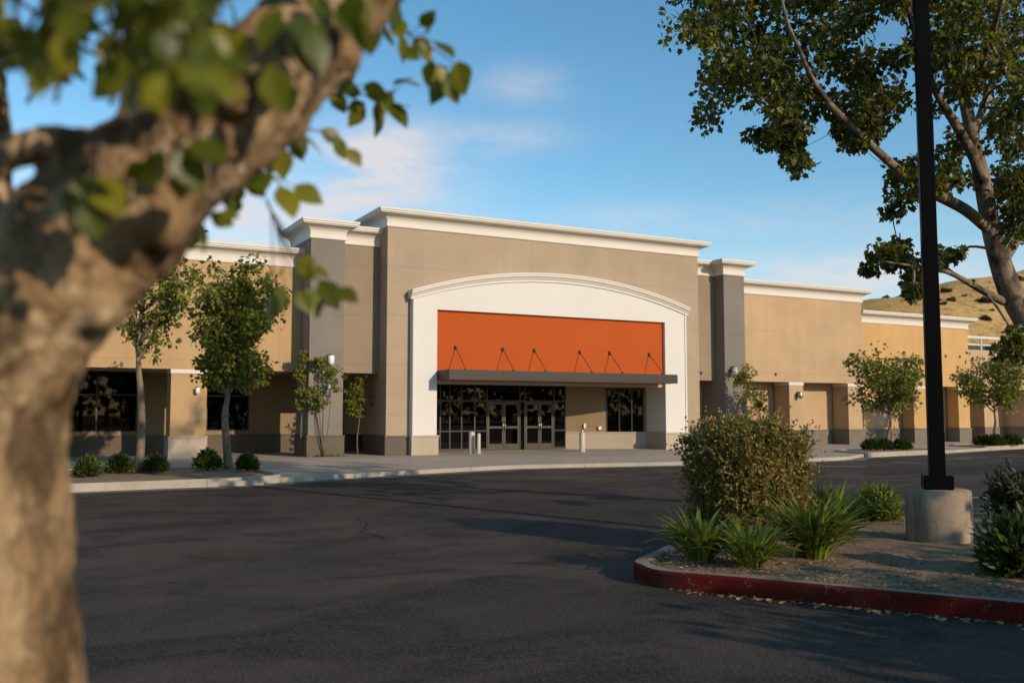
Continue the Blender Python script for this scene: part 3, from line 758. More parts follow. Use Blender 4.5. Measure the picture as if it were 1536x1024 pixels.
# back wall of the walkway with its windows
ws = [(-10.5, -6.5), (-5.0, -1.2), (1.3, 4.2), (6.75, 8.45), (11.2, 12.1)]
m = MB(); x = -30
for a, b in ws:
    m.box(x, a, YB, YB + .3, .86, 3.3); m.box(a, b, YB + .001, YB + .299, .86, 1.0); x = b
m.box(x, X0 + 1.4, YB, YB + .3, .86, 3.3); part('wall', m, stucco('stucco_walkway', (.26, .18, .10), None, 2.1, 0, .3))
m = MB(); m.box(-30, X0 + 1.4, YB - .05, YB + .3, PZ - .05, .82); m.box(-30, X0 + 1.4, YB - .075, YB + .3, .82, .86); part('plinth', m, 'plinthbrown')
for a, b in ws:
    f = MB(); n = 3 if b - a > 2.5 else 2
    for i in range(n):
        xx = a + (b - a - .06) * i / (n - 1); f.box(xx, xx + .06, YB + .02, YB + .14, 1.0, 3.299)
    for i in range(n - 1):
        xa = a + (b - a - .06) * i / (n - 1) + .06; xb = a + (b - a - .06) * (i + 1) / (n - 1)
        f.box(xa, xb, YB + .03, YB + .13, 1.0, 1.05); f.box(xa, xb, YB + .03, YB + .13, 2.38, 2.44)
    wo_ = part('window', f, 'doorframe'); q = MB(); q.box(a + .02, b - .02, YB + .075, YB + .085, 1.02, 3.29); q.build('pane', 'glass', wo_)
m = MB(); x0, x1, y0, y1, z0, z1 = -29, X0 + 1, YB + .32, YB + 6, PZ, 3.6
m.add([(x0, y0, z0), (x1, y0, z0), (x1, y1, z0), (x0, y1, z0), (x0, y0, z1), (x1, y0, z1), (x1, y1, z1), (x0, y1, z1)], [(0, 1, 2, 3), (7, 6, 5, 4), (1, 2, 6, 5), (2, 3, 7, 6), (3, 0, 4, 7)])
part('interior', m, 'interior')

# right wing and the lower far wing: shallow bays between piers
YW = 34.35; YBK = 35.45
boxpart('wall', 'wing', 30.452, 39.0, YW, YW + .5, 3.25, 7.5); cornice([(30.46, YW), (39.0, YW), (39.0, YW + 20)], 7.48, .66, .46)
boxpart('roof', 'roof', 30.46, 38.95, YW + .5, 55, 7.5, 7.58); boxpart('wall', 'wing', 38.6, 38.997, YW + .5, 55, 3.25, 7.5)
boxpart('soffit', 'soffit', X1, 48.0, YW + .5, YBK + .3, 3.262, 3.5)
boxpart('wall', 'wing', 26.0, 48.0, YBK, YBK + .4, .86, 3.255)
m = MB(); m.box(26.0, 48.0, YBK - .05, YBK + .4, PZ - .05, .82); m.box(26.0, 48.0, YBK - .075, YBK + .4, .82, .87); part('plinth', m, 'plinthgreyr')
p1 = pier(33.78, 34.72, YW - .004, YBK - .08, 3.247, 'wing', 'plinthgreyr', .9); lamp(p1, 34.3, YW - .004, 2.62, 1.1, 'steel')
pier(37.85, 38.85, YW - .004, YBK - .08, 3.247, 'wing', 'plinthgreyr', .9)
YFW = 34.65
boxpart('wall', 'farwing', 39.002, 47.85, YFW, YFW + .4, 3.2, 6.5); cornice([(39.004, YFW), (47.85, YFW), (47.85, YFW + 18)], 6.48, .62, .44)
boxpart('roof', 'roof', 39.01, 47.8, YFW + .4, 52, 6.5, 6.58); boxpart('wall', 'farwing', 47.5, 47.847, YFW + .4, 52, 3.2, 6.5)
for a, b in ((39.25, 40.05), (43.15, 44.2), (46.85, 47.8)): pier(a, b, YFW - .004, YBK - .08, 3.197, 'farwing', 'plinthgreyr', .9)
boxpart('downpipe', 'frame', 39.06, 39.16, YFW - .08, YFW - .003, PZ, 3.2)
for x, z in ((32.9, 3.62), (28.35, 3.6), (45.9, 4.9), (47.1, 4.9), (46.9, 4.3)):
    yy = YW if x < 39 and x > 30 else (34.45 if x < 30 else YFW)
    m = MB(); m.box(x - .05, x + .05, yy - .05, yy - .002, z - .07, z + .07, 0, .008); part('conduit_box', m, 'lampdark')

# building beyond the far end
S = empty('shop_building', (54, 37, PZ), 'lower beige shop building beyond the far wing, with a white parapet rail', 'building')
m = MB(); m.box(47.9, 75, 36.2, 36.7, 3.15, 5.5); part('wall', m, 'wing', S)
m = MB(); m.box(47.9, 75, 37.9, 38.3, .8, 3.15); part('wall', m, 'wing', S)
m = MB(); m.box(47.9, 75, 37.84, 38.3, PZ - .05, .85); part('plinth', m, 'plinthgreyr', S)
m = MB(); m.box(47.9, 75, 36.7, 52, 5.3, 5.42); part('roof', m, 'roof', S)
m = MB(); m.box(47.9, 75, 36.7, 38.3, 3.151, 3.3); part('soffit', m, 'soffit', S)
m = MB(); m.box(47.9, 75, 36.9, 36.98, 6.28, 6.42); m.box(47.9, 75, 36.9, 36.96, 5.85, 5.93)
for i in range(14): m.box(48.2 + i * 2, 48.28 + i * 2, 36.9, 36.97, 5.42, 6.28)
part('parapet_rail', m, 'trim', S)
for i in range(4): m = MB(); m.box(50 + i * 3.2, 52 + i * 3.2, 41, 43, 5.42, 6.3 + .2 * (i % 2), 0, .04); part('roof_vent_unit', m, 'lampdark', S)
for a in (51.2, 55.6, 60, 64.4):
    m = MB(); m.box(a, a + 1.05, 36.15, 37.9, .85, 3.15); o = part('pier', m, 'wing', S); q = MB(); q.box(a - .05, a + 1.1, 36.1, 37.9, PZ - .05, .9, 0, .01); q.build('plinth', 'plinthgreyr', o)
for a in (53.0, 57.2):
    m = MB(); m.box(a, a + 1.6, 37.82, 37.9, PZ, 2.5); o = part('door', m, 'lampbody', S); q = MB(); q.box(a + 1.4, a + 1.45, 37.76, 37.82, 1.0, 1.2); q.build('handle', 'steel', o)

# ------------------------------------------------------------------ bollards
def bollard(loc, h, r):
    m = MB(); x, y = loc[0], loc[1]
    m.lathe(x, y, [(r + .03, PZ - .02), (r + .03, PZ + .015), (r, PZ + .03), (r, PZ + h - .06), (r * .93, PZ + h - .02), (r * .6, PZ + h), (.005, PZ + h + .01)], 28)
    return m.build('bollard', 'bollard', loc=(x, y, PZ))
b1 = ground(707.5, 679.5, PZ); b2 = ground(718, 680, PZ); b3 = ground(873.5, 677, PZ)
tag(bollard(b1, .86, .125), 'thicker pale bollard in front of the glass doors, taller of the pair', 'bollard', 'bollards before the entrance')
tag(bollard(b2, .80, .075), 'slimmer pale bollard just right of the thicker one', 'bollard', 'bollards before the entrance')
bb = tag(bollard(b3, .80, .12), 'pale bollard with a small cap knob standing alone before the slanting entrance wall', 'bollard', 'bollards before the entrance')
m = MB(); m.lathe(b3[0], b3[1], [(.05, PZ + .8), (.06, PZ + .84), (.05, PZ + .9), (.02, PZ + .92)], 14); m.build('cap_knob', 'steel', bb)

# ------------------------------------------------------------------ trees
def branch_pts(a, d, L, k, wob, lift, rng):
    p = np.array(a, float); d = unit(np.array(d, float)); out = [p.copy()]
    for i in range(k):
        d = unit(d + rng.normal(size=3) * wob + np.array((0, 0, lift))); p = p + d * L / k; out.append(p.copy())
    return out
def small_tree(name, loc, H, fork, cr, cz0, tr, nlimb, nleaf, leaf, mat, bark, seed, label, cat='tree', lean=(0, 0), group=None, tpl='lobed', density=1.0, shape=1.0, clr=.34):
    """street tree: bole, limbs from the fork, twigs, leaf clumps along the twigs"""
    rng = np.random.default_rng(seed); root = empty(name, loc, label, cat, group); L0 = np.array(loc, float)
    t = MB(); wob = rng.normal(size=(6, 2)) * tr * .5
    top = H * .9
    bole = [L0 + np.array((wob[i][0] * (i > 0) + lean[0] * z, wob[i][1] * (i > 0) + lean[1] * z, z)) for i, z in enumerate((-.05, fork * .35, fork * .7, fork, (fork + top) / 2, top))]
    bp = smooth_path(bole, 4); nb = len(bp)
    t.tube([L0 + np.array((0, 0, -.05))] + bp[1:], [tr * 1.35 if i == 0 else tr * (1.12 if i == 1 else 1) * max(.12, 1 - (i / nb) ** 1.4 * .95) for i in range(nb)], 10)
    cents = []; rads = []
    for i in range(nlimb):
        z = fork + (top - fork) * (i / nlimb) ** 1.2 * .85; f = (z - cz0) / (H - cz0); a = i * 2.4 + rng.uniform(-.4, .4)
        f = min(1, max(0, f)); env = cr * (math.sin(math.pi * min(1, .25 + .62 * f)) ** .8) * rng.uniform(.75, 1.1)
        k0 = min(range(nb), key=lambda q: abs(bp[q][2] - (L0[2] + z))); s = bp[k0]
        up = (.9 if i < nlimb * .5 else .7) * shape
        lb = branch_pts(s, (math.cos(a), math.sin(a), up), env * 1.15, 6, .10, .02, rng)
        r0 = tr * .5 * (1 - .5 * i / nlimb); t.tube(lb, [r0 * (1 - .8 * j / 6) for j in range(7)], 6)
        for j in range(2, 7):
            cents.append(lb[j]); rads.append(clr * rng.uniform(.7, 1.2))
            for q in range(2):
                b = branch_pts(lb[j], rng.normal(size=3) + np.array((math.cos(a) * .8, math.sin(a) * .8, .35)), env * rng.uniform(.25, .5), 3, .25, .03, rng)
                t.tube(b, [r0 * .28, r0 * .2, r0 * .14, r0 * .08], 4)
                cents.append(b[-1]); rads.append(clr * rng.uniform(.6, 1.1)); cents.append(b[2]); rads.append(clr * .7)
    for j in range(nb - 4, nb): cents.append(bp[j]); rads.append(clr)
    t.build('trunk', bark, root)
    C = np.array(cents); keep = (C[:, 2] > L0[2] + cz0); C = C[keep]; rads = np.array(rads)[keep]
    kk = rng.random(len(C)) < density; C = C[kk]; rads = rads[kk]
    pos, d = cloud(C, rads, max(3, nleaf // len(C)), rng)
    ax = unit(d * .7 + rng.normal(size=d.shape) * .5 + np.array((0, 0, -.35)))
    leaf_mesh('crown', pos, ax, rng.normal(size=d.shape) + np.array((0, 0, 1.0)), leaf * rng.uniform(.6, 1.35, len(pos)), tpl, mat, root)
    return root
g1 = ground(208, 707, .2); g2 = ground(343, 701, .2)
small_tree('plaza_tree', g1, 7.0, 2.9, 1.65, 2.85, .115, 14, 3800, .12, 'leaf_plaza', 'bark_plaza', 3, 'taller sparse plaza tree with upright limbs and pale bole, partly behind the foreground trunk', lean=(.01, 0), density=.5, shape=1.5, clr=.36, group='young trees in the pavement planters')
small_tree('plaza_tree', g2, 5.75, 2.05, 1.42, 2.0, .12, 17, 8200, .115, 'leaf_plaza', 'bark_plaza', 8, 'dense bushy green plaza tree in the planter before the window wall', shape=1.25, clr=.34, group='young trees in the pavement planters')
g3 = ground(1336, 673, .2); g4 = ground(1493, 666, .2)
small_tree('plaza_tree', g3, 3.95, 1.45, 1.62, 1.55, .085, 15, 4200, .125, 'leaf_plaza', 'bark_sap', 21, 'wide low young tree before the right wing, just left of the light pole', shape=.75, clr=.36, group='young trees in the pavement planters')
small_tree('plaza_tree', g4, 4.15, 1.55, 1.75, 1.7, .08, 14, 4000, .135, 'leaf_plaza', 'bark_sap', 32, 'slim young tree in the farthest planter, right of the light pole', shape=.85, clr=.38, group='young trees in the pavement planters')

def sapling(px, base_py, tops, seed, label, mat='leaf_sap', z=PZ, n=11, kind='climbing_sapling', base=None, r=.02):
    """thin stem with a few loose leaf tufts; tops = [(px, py, radius)] seen against the wall"""
    rng = np.random.default_rng(seed); L0 = ground(px, base_py, z) if base is None else np.array(base, float); d0 = (L0 - CAM) @ FW
    root = empty(kind, L0, label, 'sapling', 'thin saplings at the foot of the grey piers'); t = MB(); pos = []; dirs = []
    for (tx, ty, rr) in tops:
        e = at(tx, ty, d0 + rng.uniform(-.15, .05)); mid = L0 + (e - L0) * .5 + rng.normal(size=3) * .06
        pth = smooth_path([L0 + (0, 0, -.02), mid, e, e + np.array((rng.normal() * .05, 0, rr * .7))], 4)
        t.tube(pth, [r * (1 - .7 * i / len(pth)) for i in range(len(pth))], 5)
        c = e + rng.normal(size=(n, 3)) * np.array((rr * .55, rr * .45, rr * .6))
        for q in c: t.tube([e, (e + q) / 2 + rng.normal(size=3) * .03, q], [.006, .005, .003], 3)
        p, dd = cloud(c, rr * .42, 22, rng); pos.append(p); dirs.append(dd)
    t.build('stem', 'bark_sap', root); pos = np.concatenate(pos); dirs = np.concatenate(dirs)
    leaf_mesh('foliage', pos, unit(dirs + np.array((0, 0, -.5))), rng.normal(size=dirs.shape) + np.array((0, 0, .8)), .105 * rng.uniform(.6, 1.3, len(pos)), 'lobed', mat, root)
    return root
sapling(487, 685, [(470, 590, .34), (497, 565, .34), (480, 545, .25), (478, 605, .3)], 4, 'thin sapling with loose leaf tufts against the left grey pier')
sapling(453, 684.5, [(455, 600, .3), (450, 560, .24), (462, 535, .2)], 5, 'thin pale sapling at the left grey pier corner')
sapling(1122, 672, [(1115, 600, .42), (1130, 590, .38), (1120, 560, .36), (1108, 570, .25), (1140, 610, .34)], 6, 'slender leafy sapling at the right grey pier above the big bush', z=PZ)
# potted tree in the left bay
pl = onplane(537, 640, 35.0); pl[2] = PZ
pt = empty('slim_tree', pl, 'small slim yellow green tree in the dark opening right of the left grey pier', 'tree')
rng = np.random.default_rng(9); pth = smooth_path([pl, pl + (-.03, 0, .6), pl + (.05, 0, 1.3), pl + (.1, 0, 1.9), pl + (.12, 0, 2.7)], 4)
m = MB(); m.tube(pth, [.03 * (1 - .6 * i / len(pth)) for i in range(len(pth))], 6)
cc = np.array([pl + (rng.normal() * .26, rng.normal() * .18, rng.uniform(1.5, 3.0)) for _ in range(34)])
for q in cc: m.tube([pth[min(len(pth) - 1, int((q[2] - PZ) / 2.7 * len(pth)))], q], [.008, .004], 3)
m.build('stem', 'bark_sap', pt); pos, dd = cloud(cc, .17, 22, rng)
leaf_mesh('foliage', pos, unit(dd + np.array((0, 0, -.5))), rng.normal(size=dd.shape) + np.array((0, 0, 1)), .095 * rng.uniform(.7, 1.3, len(pos)), 'lobed', 'leaf_sap', pt)

# ------------------------------------------------------------------ pavement planters
def ring_offset(P, o):
    n = len(P); out = []
    for i in range(n):
        a, b, c = Vector(P[i - 1]), Vector(P[i]), Vector(P[(i + 1) % n]); d1 = (b - a).normalized(); d2 = (c - b).normalized()
        n1 = Vector((-d1.y, d1.x)); n2 = Vector((-d2.y, d2.x)); m = (n1 + n2) / max(.35, 1 + n1.dot(n2)); out.append(tuple(b + m * o))
    return out
def ccw(P):
    a = sum(P[i][0] * P[(i + 1) % len(P)][1] - P[(i + 1) % len(P)][0] * P[i][1] for i in range(len(P)))
    return P if a > 0 else P[::-1]
def kerb_ring(name, P, z1, wdt, face='kerb', z0=-.05, red=None):
    P = ccw(P); n = len(P); I = ring_offset(P, .02); J = ring_offset(P, wdt - .015); K = ring_offset(P, wdt)
    rows = [(P, z0), (P, z1 - .025), (I, z1), (J, z1), (K, z1 - .015), (K, z0)]
    vs = [(q[0], q[1], z) for r, z in rows for q in r]; m = MB()
    for k in range(len(rows) - 1):
        for i in range(n):
            j = (i + 1) % n; mi = 1 if (red and k <= 1 and red(P[i], P[j])) else 0
            m.add([vs[k * n + i], vs[k * n + j], vs[(k + 1) * n + j], vs[(k + 1) * n + i]], [(0, 1, 2, 3)], mi)
    o = m.build(name, [face, 'red']); bm = bmesh.new(); bm.from_mesh(o.data); bmesh.ops.remove_doubles(bm, verts=bm.verts, dist=.0005); bm.to_mesh(o.data); bm.free()
    tag(o, kind='structure'); return K
def soil_bed(name, K, z, mound, seed, rings=14):
    n = len(K); cx = sum(p[0] for p in K) / n; cy = sum(p[1] for p in K) / n; vs = [(cx, cy, z + mound)]; fs = []
    for r in range(1, rings + 1):
        t = r / rings
        for p in K:
            x, y = cx + (p[0] - cx) * t, cy + (p[1] - cy) * t
            h = z + mound * (1 - t ** 2) + (mnoise.fractal(Vector((x * 2, y * 2, seed)), 1, 2.1, 4) * .022 if t < 1 else -.02)
            vs.append((x, y, h))
    for i in range(n): fs.append((0, 1 + i, 1 + (i + 1) % n))
    for r in range(rings - 1):
        for i in range(n): fs.append((1 + r * n + i, 1 + (r + 1) * n + i, 1 + (r + 1) * n + (i + 1) % n, 1 + r * n + (i + 1) % n))
    m = MB(); m.add(vs, fs, 0, True); return tag(m.build(name, 'soil'), kind='structure')
def rounded(P, r=.5, k=5):
    out = []; n = len(P)
    for i in range(n):
        a, b, c = np.array(P[i - 1], float), np.array(P[i], float), np.array(P[(i + 1) % n], float)
        u = unit(a - b); v = unit(c - b); q = min(r, np.linalg.norm(a - b) * .45, np.linalg.norm(c - b) * .45)
        for j in range(k + 1):
            t = j / k; s = b + u * q; e = b + v * q; out.append(tuple((1 - t) ** 2 * s + 2 * t * (1 - t) * b + t * t * e))
    return out
def planter(P, seed, z1=.19):
    P = rounded(P, .5); K = kerb_ring('planter_kerb', P, z1, .16); soil_bed('planter_soil', ccw(K), z1 - .03, .03, seed); return K
planter([(-6, 22.35), (1.2, 22.42), (4.4, 22.62), (5.85, 23.1), (6.15, 24.4), (5.6, 28.6), (-6, 28.6)], 1)
planter([(29.4, 25.7), (34.2, 26.4), (35.2, 27.3), (34.6, 28.6), (30.2, 28.4)], 2)
planter([(39.6, 27.9), (46.2, 29.0), (47.4, 29.9), (46.8, 31.2), (40.3, 30.6)], 3)

def spiky_shrub(seed, Rr, Hh, N, name='low_shrub'):
    rng = np.random.default_rng(seed); d = unit(rng.normal(size=(N, 3))); d[:, 2] = np.abs(d[:, 2]) * .9 + .08; d = unit(d)
    s = rng.uniform(.35, .88, (N, 1)); pos = d * s * np.array((Rr, Rr, Hh)) + np.array((0, 0, .03))
    ax = unit(d + np.array((0, 0, .35)) + rng.normal(size=d.shape) * .35)
    o = leaf_mesh(name, pos, ax, rng.normal(size=d.shape), .15 * rng.uniform(.6, 1.3, N), 'small', 'leaf_shrub', loc=(0, 0, 0), width=.75)
    t = MB()
    for i in range(16):
        a = i * 2.39; e = .75; t.tube([(0, 0, -.03), (math.cos(a) * Rr * .35, math.sin(a) * Rr * .35, Hh * .4), (math.cos(a) * Rr * .7, math.sin(a) * Rr * .7, Hh * (.45 + .35 * (i % 3) / 2))], [.012, .009, .004], 4)
    t.build('stems', 'twig', o); return o
sp = spiky_shrub(2, .40, .60, 1150)
SHR = [(131, 716, 1.0, 'small spiky green shrub at the left end of the left planter, beside the foreground trunk'),
       (179, 711, 1.0, 'small spiky green shrub just left of the taller pale tree bole'),
       (234, 709, .92, 'small spiky green shrub just right of the taller pale tree bole'),
       (311, 705, 1.08, 'small wide green shrub just left of the dense bushy tree'),
       (371, 706, .92, 'small green shrub just right of the dense bushy tree, near the planter end')]
for i, (px, py, s, lb) in enumerate(SHR):
    q = ground(px, py, .175); o = sp if i == 0 else dup(sp, q, i * 1.7)
    o.location = q; o.scale = (s * .86, s * .86, s * .84); tag(o, lb, 'shrub', 'low shrubs in the pavement planters')
SHR2 = [(1307, 675, 'low dark shrub at the left end of the planter under the wide young tree'), (1326, 675, 'low dark shrub just left of the wide young tree stem'), (1353, 675, 'low dark shrub just right of the wide young tree stem'),
        (1475, 668, 'low dark shrub at the left end of the farthest planter'), (1494, 668.5, 'low dark shrub under the slim far tree'), (1518, 668, 'low dark shrub at the right end of the farthest planter')]
for i, (px, py, lb) in enumerate(SHR2):
    q = ground(px, py, .175); o = dup(sp, q, i * 2.1 + .5); o.scale = (1.05, 1.05, .82) if i < 3 else (1.2, 1.2, .9); tag(o, lb, 'shrub', 'low shrubs in the pavement planters')

# grass tuft at the pier foot
rng = np.random.default_rng(3); q0 = ground(487, 684.5, PZ); N = 420
pp = q0 + np.stack([rng.normal(size=N) * .32, -.05 - np.abs(rng.normal(size=N)) * .07, np.zeros(N)], 1)
tag(leaf_mesh('grass', pp, rng.normal(size=(N, 3)) * .45 + np.array((0, 0, 1)), rng.normal(size=(N, 3)), .10 * rng.uniform(.5, 1.3, N), 'small', 'grass', loc=q0, width=.35), kind='stuff')

# ------------------------------------------------------------------ island with the lamp
fr_ = [ground(*p)[:2] for p in ((953.5, 862), (960, 871), (978, 879), (1010, 884), (1100, 892), (1200, 902), (1350, 917), (1536, 936))]
bk = [ground(px, py, .17)[:2] for px, py in ((1470, 761), (1300, 773), (1150, 787), (1060, 800), (1010, 812))]
d = unit(fr_[-1] - fr_[-3]); far1 = fr_[-1] + d * 5; d2 = unit(bk[0] - bk[1]); far2 = bk[0] + d2 * 6
ISL = [tuple(v) for v in fr_] + [tuple(far1), tuple(far1 + np.array((3.5, .2))), tuple(far2 + np.array((1.5, -3))), tuple(far2)] + [tuple(v) for v in bk]
ISL = [tuple(p) for p in smooth_path([ISL[-1]] + ISL + [ISL[0]], 6)[6:-6]]
IZ = .17
M['kerbdirty'] = concrete('kerb_dirty_concrete', (.27, .215, .16), None)
IK = kerb_ring('island_kerb', ISL, IZ, .15, 'kerbdirty', red=lambda a, b: (b[0] - a[0]) * .5 - (b[1] - a[1]) > .02 and a[1] < 8.62)
soil_bed('island_soil', ccw(IK), IZ - .035, .06, 9, 24)
def inside(P, x, y):
    c = False; n = len(P)
    for i in range(n):
        x1, y1 = P[i]; x2, y2 = P[(i + 1) % n]
        if (y1 > y) != (y2 > y) and x < (x2 - x1) * (y - y1) / (y2 - y1) + x1: c = not c
    return c
rng = np.random.default_rng(5); pts = []
while len(pts) < 9000:
    px, py = rng.uniform(955, 1700), rng.uniform(762, 935); q = ground(px, py, IZ)
    if inside(IK, q[0], q[1]): pts.append((q[0], q[1], IZ - .02 + rng.uniform(0, .03)))
pts = np.array(pts); N = len(pts); a = rng.uniform(0, 6.28, N)
axd = np.stack([np.cos(a), np.sin(a), rng.normal(size=N) * .2], 1); nr = np.stack([rng.normal(size=N) * .3, rng.normal(size=N) * .3, np.ones(N)], 1)
tag(leaf_mesh('bark_mulch', pts, axd, nr, .045 * rng.uniform(.4, 1.5, N), 'small', 'chip', width=.7), kind='stuff')
# fallen leaves along the kerb foot and on the bed
pts = []
for i in range(150):
    t = rng.uniform(0, 1); A = np.array(fr_[3]); Bq = np.array(fr_[7]) ; q = A + (Bq - A) * t; nn = np.array((d[1], -d[0])); nn = nn if nn[0] < 0 else -nn
    q = q + nn * abs(rng.normal()) * .07 + nn * .03; pts.append((q[0], q[1], .012))
while len(pts) < 230:
    px, py = rng.uniform(960, 1536), rng.uniform(770, 900); q = ground(px, py, IZ)
    if inside(IK, q[0], q[1]): pts.append((q[0], q[1], IZ + .02))
for px, py in [(rng.uniform(200, 940), rng.uniform(740, 1000)) for _ in range(0)]: q = ground(px, py); pts.append((q[0], q[1], .012))
pts = np.array(pts); N = len(pts); a = rng.uniform(0, 6.28, N)
axd = np.stack([np.cos(a), np.sin(a), rng.normal(size=N) * .12], 1); nr = np.stack([rng.normal(size=N) * .25, rng.normal(size=N) * .25, np.ones(N)], 1)
tag(leaf_mesh('fallen_leaves', pts, axd, nr, .055 * rng.uniform(.5, 1.3, N), 'ovate', 'deadleaf'), kind='stuff')

# light pole
LP = ground(1409, 812, IZ); LP[2] = IZ
lpole = empty('light_pole', LP, 'black square steel light pole on a round concrete base in the island', 'light pole', rz=0)
x, y = LP[0], LP[1]
m = MB(); m.lathe(x, y, [(.365, IZ - .1), (.37, IZ + .3), (.37, IZ + .60), (.355, IZ + .622), (.02, IZ + .628)], 48); m.build('concrete_base', 'base', lpole)
ca, sa = math.cos(R(-45)), math.sin(R(-45))
def rbox(m, hw, z0, z1, bev, hw1=None):
    bm = bmesh.new(); bmesh.ops.create_cube(bm, size=1)
    for v in bm.verts:
        h = hw if v.co.z < 0 or hw1 is None else hw1
        u, q = v.co.x * 2 * h, v.co.y * 2 * h; v.co = Vector((x + u * ca - q * sa, y + u * sa + q * ca, z0 + (v.co.z + .5) * (z1 - z0)))
    bmesh.ops.bevel(bm, geom=bm.edges[:], offset=bev, segments=3, affect='EDGES'); m.bm(bm)
PB = IZ + .625
m = MB(); rbox(m, .165, PB, PB + .17, .012); m.build('base_cover', 'blackpaint', lpole)
m = MB(); rbox(m, .088, PB + .165, 8.6, .008, .086); m.build('pole', 'blackpaint', lpole)
m = MB()
for sgn in (-1, 1):
    u = Vector((ca, sa)) * sgn
    m.tube([(x + u.x * .08, y + u.y * .08, 8.45), (x + u.x * .5, y + u.y * .5, 8.5)], .035, 8)
    q = [Vector((x, y)) + u * .45 + Vector((-u.y, u.x)) * .19, Vector((x, y)) + u * .45 - Vector((-u.y, u.x)) * .19, Vector((x, y)) + u * 1.1 - Vector((-u.y, u.x)) * .19, Vector((x, y)) + u * 1.1 + Vector((-u.y, u.x)) * .19]
    m.poly([tuple(v) for v in q], 8.42, 8.58)
m.build('lamp_head', 'blackpaint', lpole)

# ------------------------------------------------------------------ island plants
def big_bush(px, base, wpx, toppy, seed):
    rng = np.random.default_rng(seed); L0 = ground(px, base, IZ); L0[2] = IZ; dd = (L0 - CAM) @ FW
    rx = wpx / F * dd / 2; h = (at(px, toppy, dd)[2] - IZ)
    root = empty('flowering_bush', L0, 'large boxy bush with reddish brown new growth at the island tip', 'bush')
    t = MB(); tips = []
    for i in range(70):
        a = rng.uniform(0, 6.28); r = rx * rng.uniform(.15, .82); z = h * rng.uniform(.45, .92)
        e = L0 + np.array((math.cos(a) * r, math.sin(a) * r, z)); s = L0 + np.array((math.cos(a) * .12, math.sin(a) * .12, -.03))
        pth = smooth_path([s, s * .45 + e * .55 + np.array((0, 0, -.1)), e], 4); t.tube(pth, [.014 * (1 - .75 * k / len(pth)) for k in range(len(pth))], 4); tips.append(e)
    t.build('stems', 'twig', root)
    # shoots growing outward from a rounded box; leaves along each shoot
    nS = 4600; d = unit(rng.normal(size=(nS, 3))); p = 4.0
    sc = (np.abs(d[:, 0]) ** p + np.abs(d[:, 1]) ** p + np.abs(d[:, 2]) ** p) ** (-1 / p); surf = d * sc[:, None]
    rr = rng.uniform(.4, 1.0, nS) ** .5
    lump = np.array([mnoise.noise(Vector((q[0] * 2.3, q[1] * 2.3, q[2] * 2.3 + seed))) for q in surf])
    q = surf * (rr * (1 + lump * .16))[:, None]
    base_p = L0 + np.stack([q[:, 0] * rx * (.95 + .11 * q[:, 2]), q[:, 1] * rx * (.95 + .11 * q[:, 2]), h * .50 + q[:, 2] * h * .46], 1)
    k = 9; sd = unit(surf + np.array((0, 0, .55)) + rng.normal(size=surf.shape) * .45); sl_ = rng.uniform(.07, .17, nS) * (1 + (rng.random(nS) < .10) * 1.3)
    tpar = np.tile(np.linspace(.1, 1, k), nS); P = np.repeat(base_p, k, 0) + np.repeat(sd, k, 0) * (np.repeat(sl_, k) * tpar)[:, None]
    ax = unit(np.repeat(sd, k, 0) * .7 + rng.normal(size=P.shape) * .75)
    ok = P[:, 2] > IZ + .01
    leaf_mesh('foliage', P[ok], ax[ok], rng.normal(size=P.shape)[ok], .052 * rng.uniform(.6, 1.35, len(P))[ok], 'small', 'leaf_bush', root, width=.95)
big_bush(1121, 806, 150, 634, 3)

def strap_clump(loc, N, L, wd, seed, label, mat='leaf_strap', up=.62, spread=.12, name='strap_leaf_plant', group='strap leaf clumps on the island'):
    rng = np.random.default_rng(seed); m = MB(); loc = np.array(loc, float)
    for i in range(N):
        a = rng.uniform(0, 6.283); l = L * rng.uniform(.55, 1.1); inc = up * rng.uniform(.55, 1.25); wdt = wd * rng.uniform(.7, 1.25)
        th = max(.12, math.pi / 2 - inc * .95 * rng.uniform(.35, 1.15)); p = loc + np.array((math.cos(a), math.sin(a), 0)) * rng.uniform(0, spread) + np.array((0, 0, -.02))
        K = 7; bend = rng.uniform(.03, .17); tw = rng.normal() * .12; vs = []
        for k in range(K + 1):
            s = k / K; dirv = np.array((math.cos(a + tw * s) * math.cos(th), math.sin(a + tw * s) * math.cos(th), math.sin(th)))
            side = np.array((-math.sin(a), math.cos(a), 0)); ww = wdt * (.55 + .9 * s if s < .4 else (.91 * (1 - ((s - .4) / .6) ** 2.0) + .01))
            keel = np.array((0, 0, 1)) * ww * .3
            vs += [p - side * ww / 2 + keel, p, p + side * ww / 2 + keel]
            p = p + dirv * l / K; th -= bend * (1 + 1.4 * s) * (1 if th > -.9 else 0)
        fs = []
        for k in range(K): b = 3 * k; fs += [(b, b + 1, b + 4, b + 3), (b + 1, b + 2, b + 5, b + 4)]
        m.add(vs, fs, 0, True)
    o = m.build(name, mat, loc=loc); return tag(o, label, 'plant', group)
def gi(px, py): v = ground(px, py, IZ); v[2] = IZ - .01; return v
strap_clump(gi(1052, 838), 150, .64, .052, 1, 'strap leaf clump at the nose of the island, left of the others')
strap_clump(gi(1128, 848), 150, .56, .052, 2, 'lower strap leaf clump in front of the big boxy bush')
strap_clump(gi(1222, 836), 220, .84, .060, 3, 'largest bright green strap leaf clump, right of the big bush')
strap_clump(gi(1248, 800), 140, .82, .056, 13, 'strap leaf clump half hidden behind the largest one')
